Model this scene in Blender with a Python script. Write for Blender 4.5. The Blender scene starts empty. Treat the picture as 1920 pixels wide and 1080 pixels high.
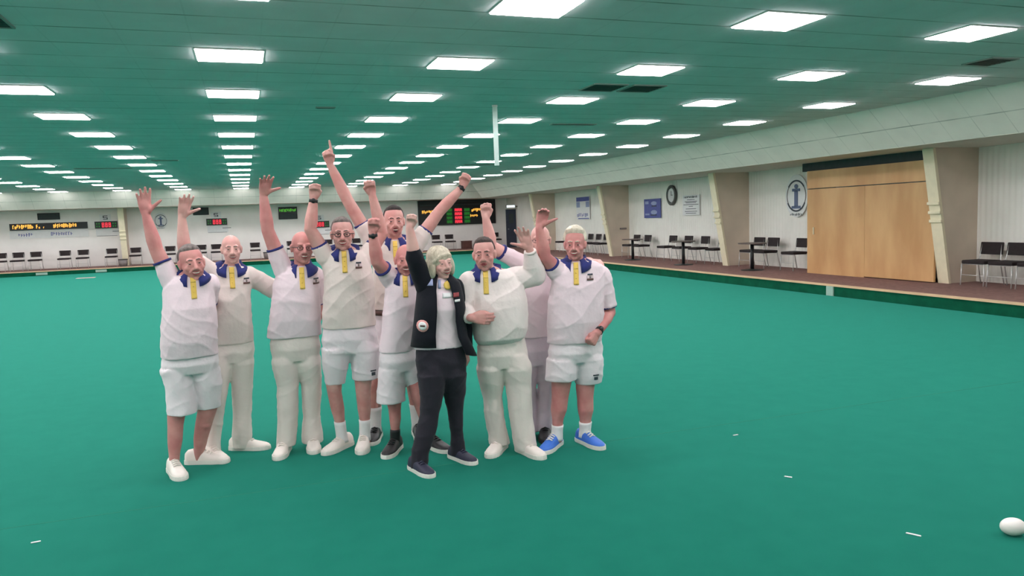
import bpy, bmesh, math, random
from math import sin, cos, pi, radians
from mathutils import Vector, Matrix, noise
from mathutils.bvhtree import BVHTree
import json

S = bpy.context.scene
COL = S.collection

# ------------------------------------------------------------------ camera, world, exposure
FPX, YAW, PITCH, ROLL = 1416.9, 0.3364, -0.0933, -0.0351
EYE = 1.8
def make_camera():
    cd = bpy.data.cameras.new('camera'); co = bpy.data.objects.new('camera', cd); COL.objects.link(co)
    fwd = Vector((sin(YAW)*cos(PITCH), cos(YAW)*cos(PITCH), sin(PITCH)))
    right = Vector((cos(YAW), -sin(YAW), 0)); up = right.cross(fwd)
    r2 = right*cos(ROLL) + up*sin(ROLL); u2 = up*cos(ROLL) - right*sin(ROLL)
    m = Matrix((r2, u2, -fwd)).transposed().to_4x4(); m.translation = Vector((0, 0, EYE))
    co.matrix_world = m
    cd.sensor_width = 36; cd.lens = FPX*36/1920; cd.clip_end = 200; cd.clip_start = .05
    S.camera = co
make_camera()
W = bpy.data.worlds.new('world'); S.world = W; W.use_nodes = True
W.node_tree.nodes['Background'].inputs[0].default_value = (.8, .9, .85, 1)
W.node_tree.nodes['Background'].inputs[1].default_value = .05
S.view_settings.view_transform = 'Standard'; S.view_settings.look = 'None'
S.view_settings.exposure = 0.35; S.view_settings.gamma = 1; S.view_settings.use_curve_mapping = False
PANEL_POWER = 22.0          # radiance of the ceiling light panels
PANEL_COLOR = (1.03, .955, .985)

# ------------------------------------------------------------------ materials
def srgb(r, g, b):
    f = lambda c: (c/255/12.92) if c <= 10.3 else ((c/255+.055)/1.055)**2.4
    return (f(r), f(g), f(b), 1)
MATS = {}
def mat(name, col, rough=.6, var=.0, vscale=8, bump=0, bscale=60, metal=0, emit=None, estr=1, sheen=0, spec=.5, col2=None, detail=4, trans=0, coat=0, subs=0, stretch=None, bdist=.01):
    if name in MATS: return MATS[name]
    m = bpy.data.materials.new(name); m.use_nodes = True; MATS[name] = m
    nt = m.node_tree; N = nt.nodes; L = nt.links; b = N['Principled BSDF']
    b.inputs['Base Color'].default_value = col
    b.inputs['Roughness'].default_value = rough; b.inputs['Metallic'].default_value = metal
    b.inputs['Specular IOR Level'].default_value = spec
    if sheen: b.inputs['Sheen Weight'].default_value = sheen
    if trans: b.inputs['Transmission Weight'].default_value = trans
    if coat: b.inputs['Coat Weight'].default_value = coat
    if subs:
        b.inputs['Subsurface Weight'].default_value = subs; b.inputs['Subsurface Radius'].default_value = (.012, .005, .003); b.inputs['Subsurface Scale'].default_value = 1
    tc = N.new('ShaderNodeTexCoord'); mp = N.new('ShaderNodeMapping'); L.new(tc.outputs['Object'], mp.inputs[0])
    if stretch: mp.inputs['Scale'].default_value = stretch
    if var or col2:
        n = N.new('ShaderNodeTexNoise'); n.inputs['Scale'].default_value = vscale; n.inputs['Detail'].default_value = detail
        L.new(mp.outputs[0], n.inputs[0])
        mx = N.new('ShaderNodeMix'); mx.data_type = 'RGBA'
        c2 = col2 if col2 else tuple(min(1, c*(1-var)) for c in col[:3])+(1,)
        c1 = col if col2 else tuple(min(1, c*(1+var)) for c in col[:3])+(1,)
        mx.inputs[6].default_value = c1; mx.inputs[7].default_value = c2
        rp = N.new('ShaderNodeMapRange'); rp.inputs[1].default_value = .35; rp.inputs[2].default_value = .65
        L.new(n.outputs[0], rp.inputs[0]); L.new(rp.outputs[0], mx.inputs[0]); L.new(mx.outputs[2], b.inputs['Base Color'])
    if bump:
        n2 = N.new('ShaderNodeTexNoise'); n2.inputs['Scale'].default_value = bscale; n2.inputs['Detail'].default_value = 3
        L.new(mp.outputs[0], n2.inputs[0])
        bp = N.new('ShaderNodeBump'); bp.inputs['Strength'].default_value = bump; bp.inputs['Distance'].default_value = bdist
        L.new(n2.outputs[0], bp.inputs['Height']); L.new(bp.outputs[0], b.inputs['Normal'])
    if emit:
        b.inputs['Emission Color'].default_value = emit; b.inputs['Emission Strength'].default_value = estr
    return m

def tile_mat(name, col, seam, wu, wv, seam_strength=(1, 1), rough=.85):
    """square tiles by UV (one tile per UV unit) with dark seams"""
    m = mat(name, col, rough, var=.035, vscale=2.2, bump=.12, bscale=45, spec=.2)
    nt = m.node_tree; N = nt.nodes; L = nt.links; b = N['Principled BSDF']
    src = b.inputs['Base Color'].links[0].from_socket
    uv = N.new('ShaderNodeTexCoord'); sp = N.new('ShaderNodeSeparateXYZ'); L.new(uv.outputs['UV'], sp.inputs[0])
    nz = N.new('ShaderNodeTexNoise'); nz.inputs['Scale'].default_value = .9; L.new(uv.outputs['UV'], nz.inputs[0])
    outs = []
    for k, w, st in ((0, wu, seam_strength[0]), (1, wv, seam_strength[1])):
        pp = N.new('ShaderNodeMath'); pp.operation = 'PINGPONG'; pp.inputs[1].default_value = .5; L.new(sp.outputs[k], pp.inputs[0])
        ls = N.new('ShaderNodeMath'); ls.operation = 'LESS_THAN'; ls.inputs[1].default_value = w; L.new(pp.outputs[0], ls.inputs[0])
        mu = N.new('ShaderNodeMath'); mu.operation = 'MULTIPLY'; mu.inputs[1].default_value = st; L.new(ls.outputs[0], mu.inputs[0])
        outs.append(mu)
    mxm = N.new('ShaderNodeMath'); mxm.operation = 'MAXIMUM'; L.new(outs[0].outputs[0], mxm.inputs[0]); L.new(outs[1].outputs[0], mxm.inputs[1])
    rg = N.new('ShaderNodeMapRange'); rg.inputs[1].default_value = .4; rg.inputs[2].default_value = .6; rg.inputs[3].default_value = .35; rg.inputs[4].default_value = 1
    L.new(nz.outputs[0], rg.inputs[0])
    mm = N.new('ShaderNodeMath'); mm.operation = 'MULTIPLY'; L.new(mxm.outputs[0], mm.inputs[0]); L.new(rg.outputs[0], mm.inputs[1])
    mx = N.new('ShaderNodeMix'); mx.data_type = 'RGBA'; mx.inputs[7].default_value = seam
    L.new(mm.outputs[0], mx.inputs[0]); L.new(src, mx.inputs[6]); L.new(mx.outputs[2], b.inputs['Base Color'])
    return m

GREEN = mat('green_carpet', (.006, .120, .082, 1), .95, col2=(.0075, .132, .090, 1), vscale=5, bump=.25, bscale=350, sheen=.32, spec=.03, detail=12, bdist=.004)
GREEN.node_tree.nodes['Principled BSDF'].inputs['Sheen Tint'].default_value = (.16, 1, .80, 1)
GREEN.node_tree.nodes['Principled BSDF'].inputs['Sheen Roughness'].default_value = .4
DGREEN = mat('bank_carpet', srgb(10, 84, 60), .95, var=.15, vscale=5, bump=.2, bscale=200, spec=.1)
CEIL = tile_mat('ceiling_tiles', srgb(214, 217, 218), srgb(120, 128, 122), .012, .022, (.12, .8))
FASC = tile_mat('fascia_tiles', srgb(226, 226, 216), srgb(120, 132, 122), .012, .02, (.35, .75))
SOFF = mat('soffit_paint', srgb(200, 198, 188), .8, var=.04)
WALLM = mat('white_wall_cladding', srgb(240, 236, 232), .75, var=.03, vscale=1.5, spec=.3)
def ribs():
    m = mat('ribbed_wall_cladding', srgb(240, 237, 230), .7, var=.03, vscale=1.5, spec=.3)
    nt = m.node_tree; N = nt.nodes; L = nt.links
    tc = N.new('ShaderNodeTexCoord'); wv = N.new('ShaderNodeTexWave'); wv.bands_direction = 'Y'; wv.inputs['Scale'].default_value = 2.6
    L.new(tc.outputs['Object'], wv.inputs[0]); bp = N.new('ShaderNodeBump'); bp.inputs['Strength'].default_value = .5; bp.inputs['Distance'].default_value = .02
    L.new(wv.outputs[1], bp.inputs['Height']); L.new(bp.outputs[0], N['Principled BSDF'].inputs['Normal'])
    return m
RIB = ribs()
PLAT = mat('brown_walkway_carpet', srgb(134, 104, 98), .95, var=.12, vscale=14, bump=.3, bscale=150, spec=.1)
LIPM = mat('pale_wood_lip', srgb(214, 184, 146), .5, var=.06, vscale=3, stretch=(1, 1, 8))
CREAM = mat('cream_paint', srgb(226, 215, 186), .6, var=.03)
FINSIDE = mat('beige_paint', srgb(208, 192, 174), .75, var=.06, vscale=1.5)
WOOD = mat('birch_plywood', srgb(210, 166, 114), .5, col2=srgb(190, 142, 92), vscale=1.6, stretch=(1.2, 1.2, .35), bump=.05, bscale=8, detail=6)
DARKGAP = mat('dark_blue_grey_panel', srgb(52, 60, 62), .7, var=.1)
CHAIRM = mat('dark_brown_fabric', srgb(34, 22, 24), .8, var=.2, vscale=20, bump=.2, bscale=120)
CHROME = mat('chrome', srgb(206, 204, 202), .3, metal=.45)
BLACKP = mat('black_plastic', srgb(22, 24, 27), .45, var=.1)
GREYP = mat('grey_plastic', srgb(120, 112, 110), .6, var=.08)
WHITEP = mat('white_card', srgb(226, 226, 226), .6, var=.02)
BLUEP = mat('blue_print', srgb(84, 92, 158), .6, var=.06)
PALEB = mat('pale_blue_print', srgb(150, 160, 196), .6, var=.06)
DARKPR = mat('dark_print', srgb(58, 64, 74), .6)
TABLET = mat('table_laminate', srgb(96, 80, 76), .45, var=.08)
PANEL = mat('light_diffuser', (1, 1, 1, 1), .5, emit=PANEL_COLOR+(1,), estr=PANEL_POWER)
FRAMEM = mat('white_metal_trim', srgb(205, 208, 205), .5)
VENT = mat('dark_vent_metal', srgb(52, 62, 60), .6, var=.1)
def led(name, c, s): return mat(name, (.01, .01, .01, 1), .5, emit=c, estr=s)
AMBER = led('amber_led', (1, .42, .06, 1), 1.6)
REDL = led('red_led', (1, .04, .07, 1), 1.0)
GREENL = led('green_led', (.16, .75, .06, 1), .6)
DGREENL = led('dim_green_led', (.03, .35, .04, 1), .35)
EXITL = led('exit_glow', (.75, .9, .95, 1), 1.4)

# ------------------------------------------------------------------ mesh helpers
def link(name, verts, faces, m, parent=None, smooth=False, loc=(0, 0, 0), uvs=None):
    me = bpy.data.meshes.new(name); me.from_pydata([tuple(v) for v in verts], [], faces)
    if m: me.materials.append(m)
    if uvs:
        ul = me.uv_layers.new(name='UV'); k = 0
        for p in me.polygons:
            for li in p.loop_indices: ul.data[li].uv = uvs[me.loops[li].vertex_index]
    if smooth:
        for p in me.polygons: p.use_smooth = True
    me.update()
    o = bpy.data.objects.new(name, me); COL.objects.link(o); o.location = loc
    if parent: o.parent = parent
    return o
def link_mesh(name, me, m, parent=None, smooth=True):
    me.materials.clear(); me.materials.append(m); me.name = name
    if smooth:
        for p in me.polygons: p.use_smooth = True
    o = bpy.data.objects.new(name, me); COL.objects.link(o)
    if parent: o.parent = parent
    return o
def empty(name, loc=(0, 0, 0), rz=0):
    o = bpy.data.objects.new(name, None); COL.objects.link(o); o.location = loc; o.rotation_euler = (0, 0, rz); o.empty_display_size = .1
    return o
def tag(o, label, cat, group=None):
    o['label'] = label; o['category'] = cat
    if group: o['group'] = group
    return o
def struct(o): o['kind'] = 'structure'; return o

class MB:
    def __init__(s): s.v = []; s.f = []
    def add(s, vs, fs):
        n = len(s.v); s.v += [Vector(v) for v in vs]; s.f += [tuple(i+n for i in f) for f in fs]; return s
    def box(s, x0, x1, y0, y1, z0, z1):
        v = [(x, y, z) for z in (z0, z1) for y in (y0, y1) for x in (x0, x1)]
        return s.add(v, [(0, 2, 3, 1), (4, 5, 7, 6), (0, 1, 5, 4), (2, 6, 7, 3), (0, 4, 6, 2), (1, 3, 7, 5)])
    def bbox(s, x0, x1, y0, y1, z0, z1, r=.01, seg=2):
        bm = bmesh.new(); bmesh.ops.create_cube(bm, size=1)
        for v in bm.verts: v.co = Vector(((x0+x1)/2+v.co.x*(x1-x0), (y0+y1)/2+v.co.y*(y1-y0), (z0+z1)/2+v.co.z*(z1-z0)))
        bmesh.ops.bevel(bm, geom=bm.edges[:], offset=r, segments=seg, affect='EDGES', profile=.5)
        bm.verts.index_update(); s.add([v.co.copy() for v in bm.verts], [tuple(v.index for v in f.verts) for f in bm.faces]); bm.free(); return s
    def ell(s, c, r, ax=None, nu=20, nv=12):
        c = Vector(c); ax = ax or (Vector((1, 0, 0)), Vector((0, 1, 0)), Vector((0, 0, 1)))
        vs = []
        for j in range(1, nv):
            t = pi*j/nv
            for i in range(nu):
                a = 2*pi*i/nu
                vs.append(c+ax[0]*(r[0]*sin(t)*cos(a))+ax[1]*(r[1]*sin(t)*sin(a))+ax[2]*(r[2]*cos(t)))
        top = len(vs); vs.append(c+ax[2]*r[2]); vs.append(c-ax[2]*r[2]); fs = []
        for j in range(nv-2):
            for i in range(nu):
                a, b2 = j*nu+i, j*nu+(i+1) % nu; fs.append((a, a+nu, b2+nu, b2))
        for i in range(nu):
            fs.append((top, i, (i+1) % nu)); fs.append((top+1, (nv-2)*nu+(i+1) % nu, (nv-2)*nu+i))
        return s.add(vs, fs)
    def loft(s, rings, cap=True):
        n = len(rings[0]); vs = [p for r in rings for p in r]; fs = []
        for j in range(len(rings)-1):
            for i in range(n):
                a, b2 = j*n+i, j*n+(i+1) % n; fs.append((a, b2, b2+n, a+n))
        if cap: fs.append(tuple(range(n-1, -1, -1))); fs.append(tuple((len(rings)-1)*n+i for i in range(n)))
        return s.add(vs, fs)
    def tube(s, pts, rad, n=14, cap=True, flat=1.0, side=None):
        pts = [Vector(p) for p in pts]; rad = rad if hasattr(rad, '__len__') else [rad]*len(pts); rings = []
        ref = None
        for i, p in enumerate(pts):
            d = (pts[min(i+1, len(pts)-1)]-pts[max(i-1, 0)]).normalized()
            if ref is None:
                h = side or (Vector((0, 0, 1)) if abs(d.z) < .9 else Vector((1, 0, 0)))
                a = (h-d*h.dot(d)).normalized()
            else: a = (ref-d*ref.dot(d)).normalized()
            ref = a; b2 = d.cross(a)
            rings.append([p+a*(rad[i]*cos(2*pi*k/n))+b2*(rad[i]*flat*sin(2*pi*k/n)) for k in range(n)])
        return s.loft(rings, cap)
    def limb(s, pts, rad, n=14):
        """tapered tubes with balls at the joints"""
        s.tube(pts, rad, n)
        for p, r in zip(pts, rad): s.ell(p, (r, r, r), nu=n, nv=8)
        return s
    def cyl(s, c, r, h, n=24, r2=None):
        c = Vector(c); return s.tube([c, c+Vector((0, 0, h))], [r, r if r2 is None else r2], n)
    def rot(s, i0, M):
        for i in range(i0, len(s.v)): s.v[i] = M @ s.v[i]
        return s
    def out(s, name, m, parent=None, smooth=False, loc=(0, 0, 0)): return link(name, s.v, s.f, m, parent, smooth, loc)

def evaluated(o):
    dg = bpy.context.evaluated_depsgraph_get(); ev = o.evaluated_get(dg)
    return bpy.data.meshes.new_from_object(ev)
def fuse(mb, voxel=.008, smooth=3, disp=None, dec=None):
    """melt closed pieces into one continuous surface"""
    o = link('work', mb.v, mb.f, None)
    r = o.modifiers.new('r', 'REMESH'); r.mode = 'VOXEL'; r.voxel_size = voxel; r.adaptivity = 0
    if smooth:
        q = o.modifiers.new('s', 'SMOOTH'); q.factor = .5; q.iterations = smooth
    me = evaluated(o); old = o.data
    bpy.data.objects.remove(o); bpy.data.meshes.remove(old)
    if disp:
        me.update(); ns = [v.normal.copy() for v in me.vertices]
        for v, nn in zip(me.vertices, ns): v.co += nn*disp(v.co)
    me.update()
    return me
def ellring(cx, cy, cz, rx, ry, n=32, p=2.2):
    out = []
    for k in range(n):
        a = 2*pi*k/n; c, s_ = cos(a), sin(a)
        out.append(Vector((cx+rx*math.copysign(abs(c)**(2/p), c), cy+ry*math.copysign(abs(s_)**(2/p), s_), cz)))
    return out
def decal(name, bvh, c, u, v, f, w, h, m, parent, nu=4, nv=6, off=.004, shape='rect', th=.0025, far=1.0):
    """cloth patch laid on a surface: centre c, half axes along u (w wide) and v (h high), dropped against direction f"""
    c, u, v, f = Vector(c), Vector(u).normalized(), Vector(v).normalized(), Vector(f).normalized()
    vs = []; ok = []
    if shape == 'disc':
        pts = [(0, 0)]+[(r*cos(2*pi*k/14), r*sin(2*pi*k/14)) for r in (.5, 1) for k in range(14)]
        fc = [(0, 1+k, 1+(k+1) % 14) for k in range(14)]+[(1+k, 15+k, 15+(k+1) % 14, 1+(k+1) % 14) for k in range(14)]
    else:
        pts = [(-1+2*i/nu, -1+2*j/nv) for j in range(nv+1) for i in range(nu+1)]
        fc = [(j*(nu+1)+i, j*(nu+1)+i+1, (j+1)*(nu+1)+i+1, (j+1)*(nu+1)+i) for j in range(nv) for i in range(nu)]
    for a, b2 in pts:
        p = c+u*(a*w/2)+v*(b2*h/2); o_ = p+f*far
        hit = bvh.ray_cast(o_, -f, far*2)
        if hit[0] is None: vs.append(p); ok.append(False)
        else: vs.append(hit[0]+f*off); ok.append(True)
    fc = [q for q in fc if all(ok[i] for i in q)]
    if not fc: return None
    n = len(vs); vs2 = vs+[p-f*th for p in vs]; edges = {}
    for q in fc:
        for i in range(len(q)):
            e = (q[i], q[(i+1) % len(q)]); k = tuple(sorted(e)); edges[k] = None if k in edges else e
    fs = list(fc)+[tuple(i+n for i in reversed(q)) for q in fc]
    for e in edges.values():
        if e: fs.append((e[1], e[0], e[0]+n, e[1]+n))
    return link(name, vs2, fs, m, parent, True)

# ------------------------------------------------------------------ the hall
X0, X1 = -16.0, 11.1          # side edges of the flat ceiling
Y0, Y1 = -1.6, 37.4           # near and far edges of the flat ceiling
ZC = 3.56; PZ = .18
LXO, LYO, DX, DY, LW, LD = -.3425, 5.787, 2.4453, 2.3720, .633, .545
TU, TV = DX/4, DY/4
def plane(name, pts, m, uvs=None): return struct(link(name, pts, [tuple(range(len(pts)))], m, uvs=uvs))
# floor of the green and a ditch around it
b = MB(); b.box(X0, 11.05, Y0, 37.33, -.25, 0); struct(b.out('floor', GREEN))
b = MB(); b.box(11.05, 11.32, Y0, 37.65, -.25, -.1); b.box(X0, 11.05, 37.33, 37.62, -.25, -.1)
struct(b.out('trim_1', DGREEN))
b = MB(); b.box(11.30, 11.36, Y0, 37.66, -.1, PZ-.02); b.box(X0, 11.30, 37.60, 37.66, -.1, PZ-.02)
struct(b.out('trim_2', DGREEN))
b = MB(); b.box(11.28, 11.40, Y0, 37.64, PZ-.02, PZ+.012); b.box(X0, 11.40, 37.58, 37.70, PZ-.02, PZ+.012)
struct(b.out('trim_3', LIPM))
b = MB(); b.box(11.36, 14.1, Y0, 40.4, -.1, PZ); b.box(X0, 11.36, 37.66, 40.4, -.1, PZ)
struct(b.out('floor', PLAT))
# ceiling
cu = lambda x, y: ((x-LXO+.012)/TU, (y-LYO+.02)/TV)
pts = [(X0, Y0, ZC), (X0, Y1, ZC), (X1, Y1, ZC), (X1, Y0, ZC)]
struct(link('ceiling', pts+[(p[0], p[1], ZC+.1) for p in pts], [(0, 1, 2, 3), (7, 6, 5, 4), (0, 4, 5, 1), (1, 5, 6, 2), (2, 6, 7, 3), (3, 7, 4, 0)], CEIL, uvs=[cu(p[0], p[1]) for p in pts]*2))
# sloping fascia: right side and far side, mitred at the corner
FX, FY, FZ = 11.84, 38.14, 2.86
def sheet(name, a, b2, c, d, m, uv):
    n = (Vector(b2)-Vector(a)).cross(Vector(d)-Vector(a)).normalized()*.03
    v = [Vector(q) for q in (a, b2, c, d)]; v = v+[q+n for q in v]
    return struct(link(name, v, [(0, 1, 2, 3), (7, 6, 5, 4), (0, 4, 5, 1), (1, 5, 6, 2), (2, 6, 7, 3), (3, 7, 4, 0)], m, uvs=uv*2))
sheet('trim_4', (X1, Y1, ZC), (X1, Y0, ZC), (FX, Y0, FZ), (FX, FY, FZ), FASC, [(Y1/TV, .03), (Y0/TV, .03), (Y0/TV, 1.88), (FY/TV, 1.88)])
sheet('trim_5', (X0, Y1, ZC), (X1, Y1, ZC), (FX, FY, FZ), (X0, FY, FZ), FASC, [(X0/TU, .03), (X1/TU, .03), (FX/TU, 1.88), (X0/TU, 1.88)])
b = MB(); b.box(FX-.01, 14.1, Y0, FY, FZ, FZ+.08); b.box(X0, 14.1, FY-.01, 40.4, FZ, FZ+.08); struct(b.out('trim_6', SOFF))
# walls
b = MB(); b.box(13.9, 14.1, Y0, 40.4, PZ, FZ+.02); struct(b.out('wall_right', RIB))
b = MB(); b.box(X0, 13.9, 40.2, 40.4, PZ, FZ+.02); struct(b.out('wall_back', WALLM))
b = MB(); b.box(X0-.2, X0, Y0, 40.4, -.25, ZC); struct(b.out('wall_left', WALLM))
b = MB(); b.box(X0-.2, 14.1, Y0-.2, Y0, -.25, ZC); struct(b.out('wall_front', WALLM))
# fins along the right walkway: broad at the top, narrow at the floor
def fin(x, y, rz, label):
    root = empty('wall_fin', (x, y, PZ), rz); H_ = FZ-PZ
    # local: -X points to the green; origin on the wall line
    b = MB(); t = .10
    prof = [(-.70, 0), (0, 0), (0, H_), (-1.17, H_)]
    n = len(prof); v = [(q[0], sgn*t, q[1]) for sgn in (-1, 1) for q in prof]
    b.add(v, [(0, 1, 2, 3), (7, 6, 5, 4)]+[(i, i+4, (i+1) % 4+4, (i+1) % 4) for i in range(4)]); b.out('fin_panel', FINSIDE, root)
    b = MB(); w = .125; v = []
    for sgn in (-1, 1):
        for (xx, zz) in [(-.76, 0), (-.70, 0), (-1.17, H_-.005), (-1.24, H_-.005)]: v.append((xx, sgn*w, zz))
    b.add(v, [(0, 1, 2, 3), (7, 6, 5, 4)]+[(i, i+4, (i+1) % 4+4, (i+1) % 4) for i in range(4)]); b.out('fin_front', CREAM, root)
    for zz in (1.25, 1.42, 1.6):
        xx = -.76-(.48)*zz/H_
        b = MB(); b.bbox(xx-.035, xx+.03, -.14, .14, zz-.03, zz+.03, .008); b.out('strap', CREAM, root)
    return tag(root, label, 'wall fin', 'beige fins along the walkway')
fin(13.9, 11.37, 0, 'beige tapered fin with cream front edge beside the big plywood screen')
fin(13.9, 18.68, 0, 'beige tapered fin with cream edge between the clock notices and the crest')
fin(13.9, 26.0, 0, 'beige tapered fin with cream edge between the two blue sponsor posters')
fin(13.9, 33.3, 0, 'small far beige tapered fin nearest the exit corner')
fin(-5.34, 40.2, pi/2, 'cream front of fin on the far wall beside amber display')
# plywood screen between fin and crest
root = empty('plywood_screen', (13.03, 11.505, PZ))
L_ = 3.64
b = MB(); b.box(0, .05, 0, L_*.5-.003, 0.02, 2.04); b.out('lower_panel', WOOD, root)
b = MB(); b.box(0, .05, L_*.5+.003, L_, 0, 2.04); b.out('lower_panel', WOOD, root)
b = MB(); b.box(.05, .85, L_-.03, L_, 0, 2.48); b.out('side_panel', WOOD, root)
b = MB(); b.box(-.006, .05, 0, L_, 2.06, 2.48); b.out('upper_panel', WOOD, root)
b = MB(); b.box(.0, .05, 0, L_, 2.045, 2.056); b.out('joint_strip', DARKGAP, root)
b = MB(); b.bbox(-.03, 0, L_-.25, L_-.22, .95, 1.12, .006); b.out('handle', CREAM, root)
tag(root, 'tall birch plywood screen closing off a bay of the right walkway', 'screen')
b = MB(); b.box(13.1, 13.15, 11.5, 15.4, 2.66, FZ); tag(b.out('dark_strip', DARKGAP), 'dark grey strip above the plywood screen', 'panel')  # plain dark sheet spanning from the screen top to the soffit

# ------------------------------------------------------------------ ceiling lights
def ordn(n): return '%d%s' % (n, {1: 'st', 2: 'nd', 3: 'rd'}.get(n if n < 20 else n % 10, 'th'))
def make_light():
    r = empty('ceiling_light', (0, 0, 0))
    b = MB(); g = .012
    b.box(-g, LW+g, -g, 0, -.012, .01); b.box(-g, LW+g, LD, LD+g, -.012, .01); b.box(-g, 0, 0, LD, -.012, .01); b.box(LW, LW+g, 0, LD, -.012, .01)
    b.out('light_frame', FRAMEM, r)
    b = MB(); b.box(0, LW, 0, LD, -.022, -.002); b.out('diffuser', PANEL, r)
    return r
def copy_tree(o, parent=None):
    c = o.copy(); COL.objects.link(c)
    if parent: c.parent = parent
    for ch in list(o.children): copy_tree(ch, c)
    return c
L0 = make_light(); first = True
for r in range(-2, 14):
    for c in range(-6, 5):
        o = L0 if first else copy_tree(L0); first = False
        o.location = (LXO+c*DX, LYO+r*DY, ZC)
        tag(o, 'white ceiling light panel, %s row from far wall, %s column from right' % (ordn(14-r), ordn(5-c)), 'ceiling light', 'ceiling light panels in a grid')
# vents
def vent(x, y, w, d, label, slats=6):
    r = empty('ceiling_vent', (x, y, ZC-.012))
    b = MB(); b.box(0, w, 0, d, .004, .012); b.out('backing', VENT, r)
    b = MB(); g = .02; b.box(-g, w+g, -g, 0, -.004, .012); b.box(-g, w+g, d, d+g, -.004, .012); b.box(-g, 0, 0, d, -.004, .012); b.box(w, w+g, 0, d, -.004, .012); b.out('vent_frame', mat('vent_frame_paint', srgb(150, 156, 152), .6), r)
    b = MB()
    for i in range(slats): b.box(0, w, d*(i+.3)/slats, d*(i+.5)/slats, -.002, .004)
    b.out('slats', VENT, r)
    tag(r, label, 'ceiling vent', 'ceiling vents')
vent(4.60, 9.44, .48, .5, 'dark square vent left of its twin in the near ceiling')
vent(5.20, 9.44, .48, .5, 'dark square vent right of its twin in the near ceiling')
vent(8.85, 7.02, .42, .4, 'small dark vent near the right end of the ceiling')
vent(-2.25, 7.2, .5, .42, 'dark vent cut by the upper left corner of the photo')
vent(5.7, 13.6, .9, .1, 'thin dark slot vent beside a light in the middle ceiling', 2)
vent(6.9, 23.9, 1.2, .14, 'thin dark slot vent above the big scoreboard', 2)
vent(-2.1, 21.3, .6, .12, 'thin dark slot vent in the left half of the ceiling', 2)
vent(-4.3, 23.8, 1.4, .12, 'long faint slot vent on the far left of the ceiling', 2)
vent(1.15, 11.9, .25, .08, 'tiny dark slot vent right of the middle light column', 1)
# hanging translucent strip
root = empty('hanging_strip', (3.82, 11.44, ZC))
HS = mat('clear_plastic', srgb(205, 225, 218), .35, trans=.65)
b = MB(); b.bbox(-.04, .04, -.003, .003, -.94, 0, .002, 1); b.out('strip', HS, root)
b = MB(); b.bbox(-.045, .045, -.01, .01, -.03, 0, .003, 1); b.out('clip', FRAMEM, root)
tag(root, 'clear plastic strip hanging down from the ceiling', 'hanging strip')

# ------------------------------------------------------------------ things on the walls
BY = 40.2      # face of the far wall
def sub(name, m, parent, *boxes):
    b = MB()
    for q in boxes: b.box(*q)
    return b.out(name, m, parent)
rnd = random.Random(4)
def glyphs(b, x0, x1, z0, z1, y, step, th=.012, fill=.75, seed=1):
    """illegible little strokes like blurred letters"""
    r = random.Random(seed); x = x0
    while x < x1-step*.5:
        if r.random() < fill:
            h = (z1-z0)*r.uniform(.6, 1); zz = z0+(z1-z0-h)*r.random(); k = r.random()
            b.box(x, x+step*.3, y-th, y, zz, zz+h)
            if k < .6: b.box(x+step*.3, x+step*.72, y-th, y, zz+h*.42, zz+h*.6)
            if k > .3: b.box(x+step*.3, x+step*.7, y-th, y, zz+h*.84, zz+h)
            if k > .7: b.box(x+step*.55, x+step*.75, y-th, y, zz, zz+h*.9)
        x += step
    return b
# amber LED sign and banner
r = empty('led_sign', (-10.07, BY-.06, 1.98)); sub('sign_case', BLACKP, r, (0, 3.15, 0, .06, 0, .31))
b = MB(); glyphs(b, .12, 1.12, .06, .26, 0, .085, seed=3, fill=.95); glyphs(b, 1.16, 1.45, .05, .14, 0, .06, seed=5, fill=.7); glyphs(b, 1.75, 2.7, .06, .27, 0, .08, seed=9, fill=.95); b.out('led_text', AMBER, r)
tag(r, 'long black LED sign with amber text at left of the far wall', 'led sign')
r = empty('banner', (-10.1, BY-.03, 1.60)); sub('sheet', WHITEP, r, (0, 3.2, 0, .02, 0, .36))
b = MB(); glyphs(b, .35, .95, .09, .25, 0, .1, .004, 1, 7); b.out('banner_print', BLUEP, r); b = MB(); glyphs(b, 1.65, 2.6, .09, .26, 0, .1, .004, 1, 8); b.out('banner_print', BLUEP, r)
tag(r, 'long white banner with blue lettering below the amber sign', 'banner')
r = empty('blank_display', (-8.93, BY-.06, 2.43)); sub('display_case', BLACKP, r, (0, .9, 0, .06, 0, .31)); sub('screen', DARKGAP, r, (.04, .86, -.004, 0, .04, .27))
tag(r, 'dark blank display above the amber sign', 'display')
r = empty('blank_display', (-2.32, BY-.06, 2.44)); sub('display_case', BLACKP, r, (0, .72, 0, .06, 0, .36)); sub('screen', DARKGAP, r, (.04, .68, -.004, 0, .04, .32))
tag(r, 'dark blank display behind the second raised hand', 'display')
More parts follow.
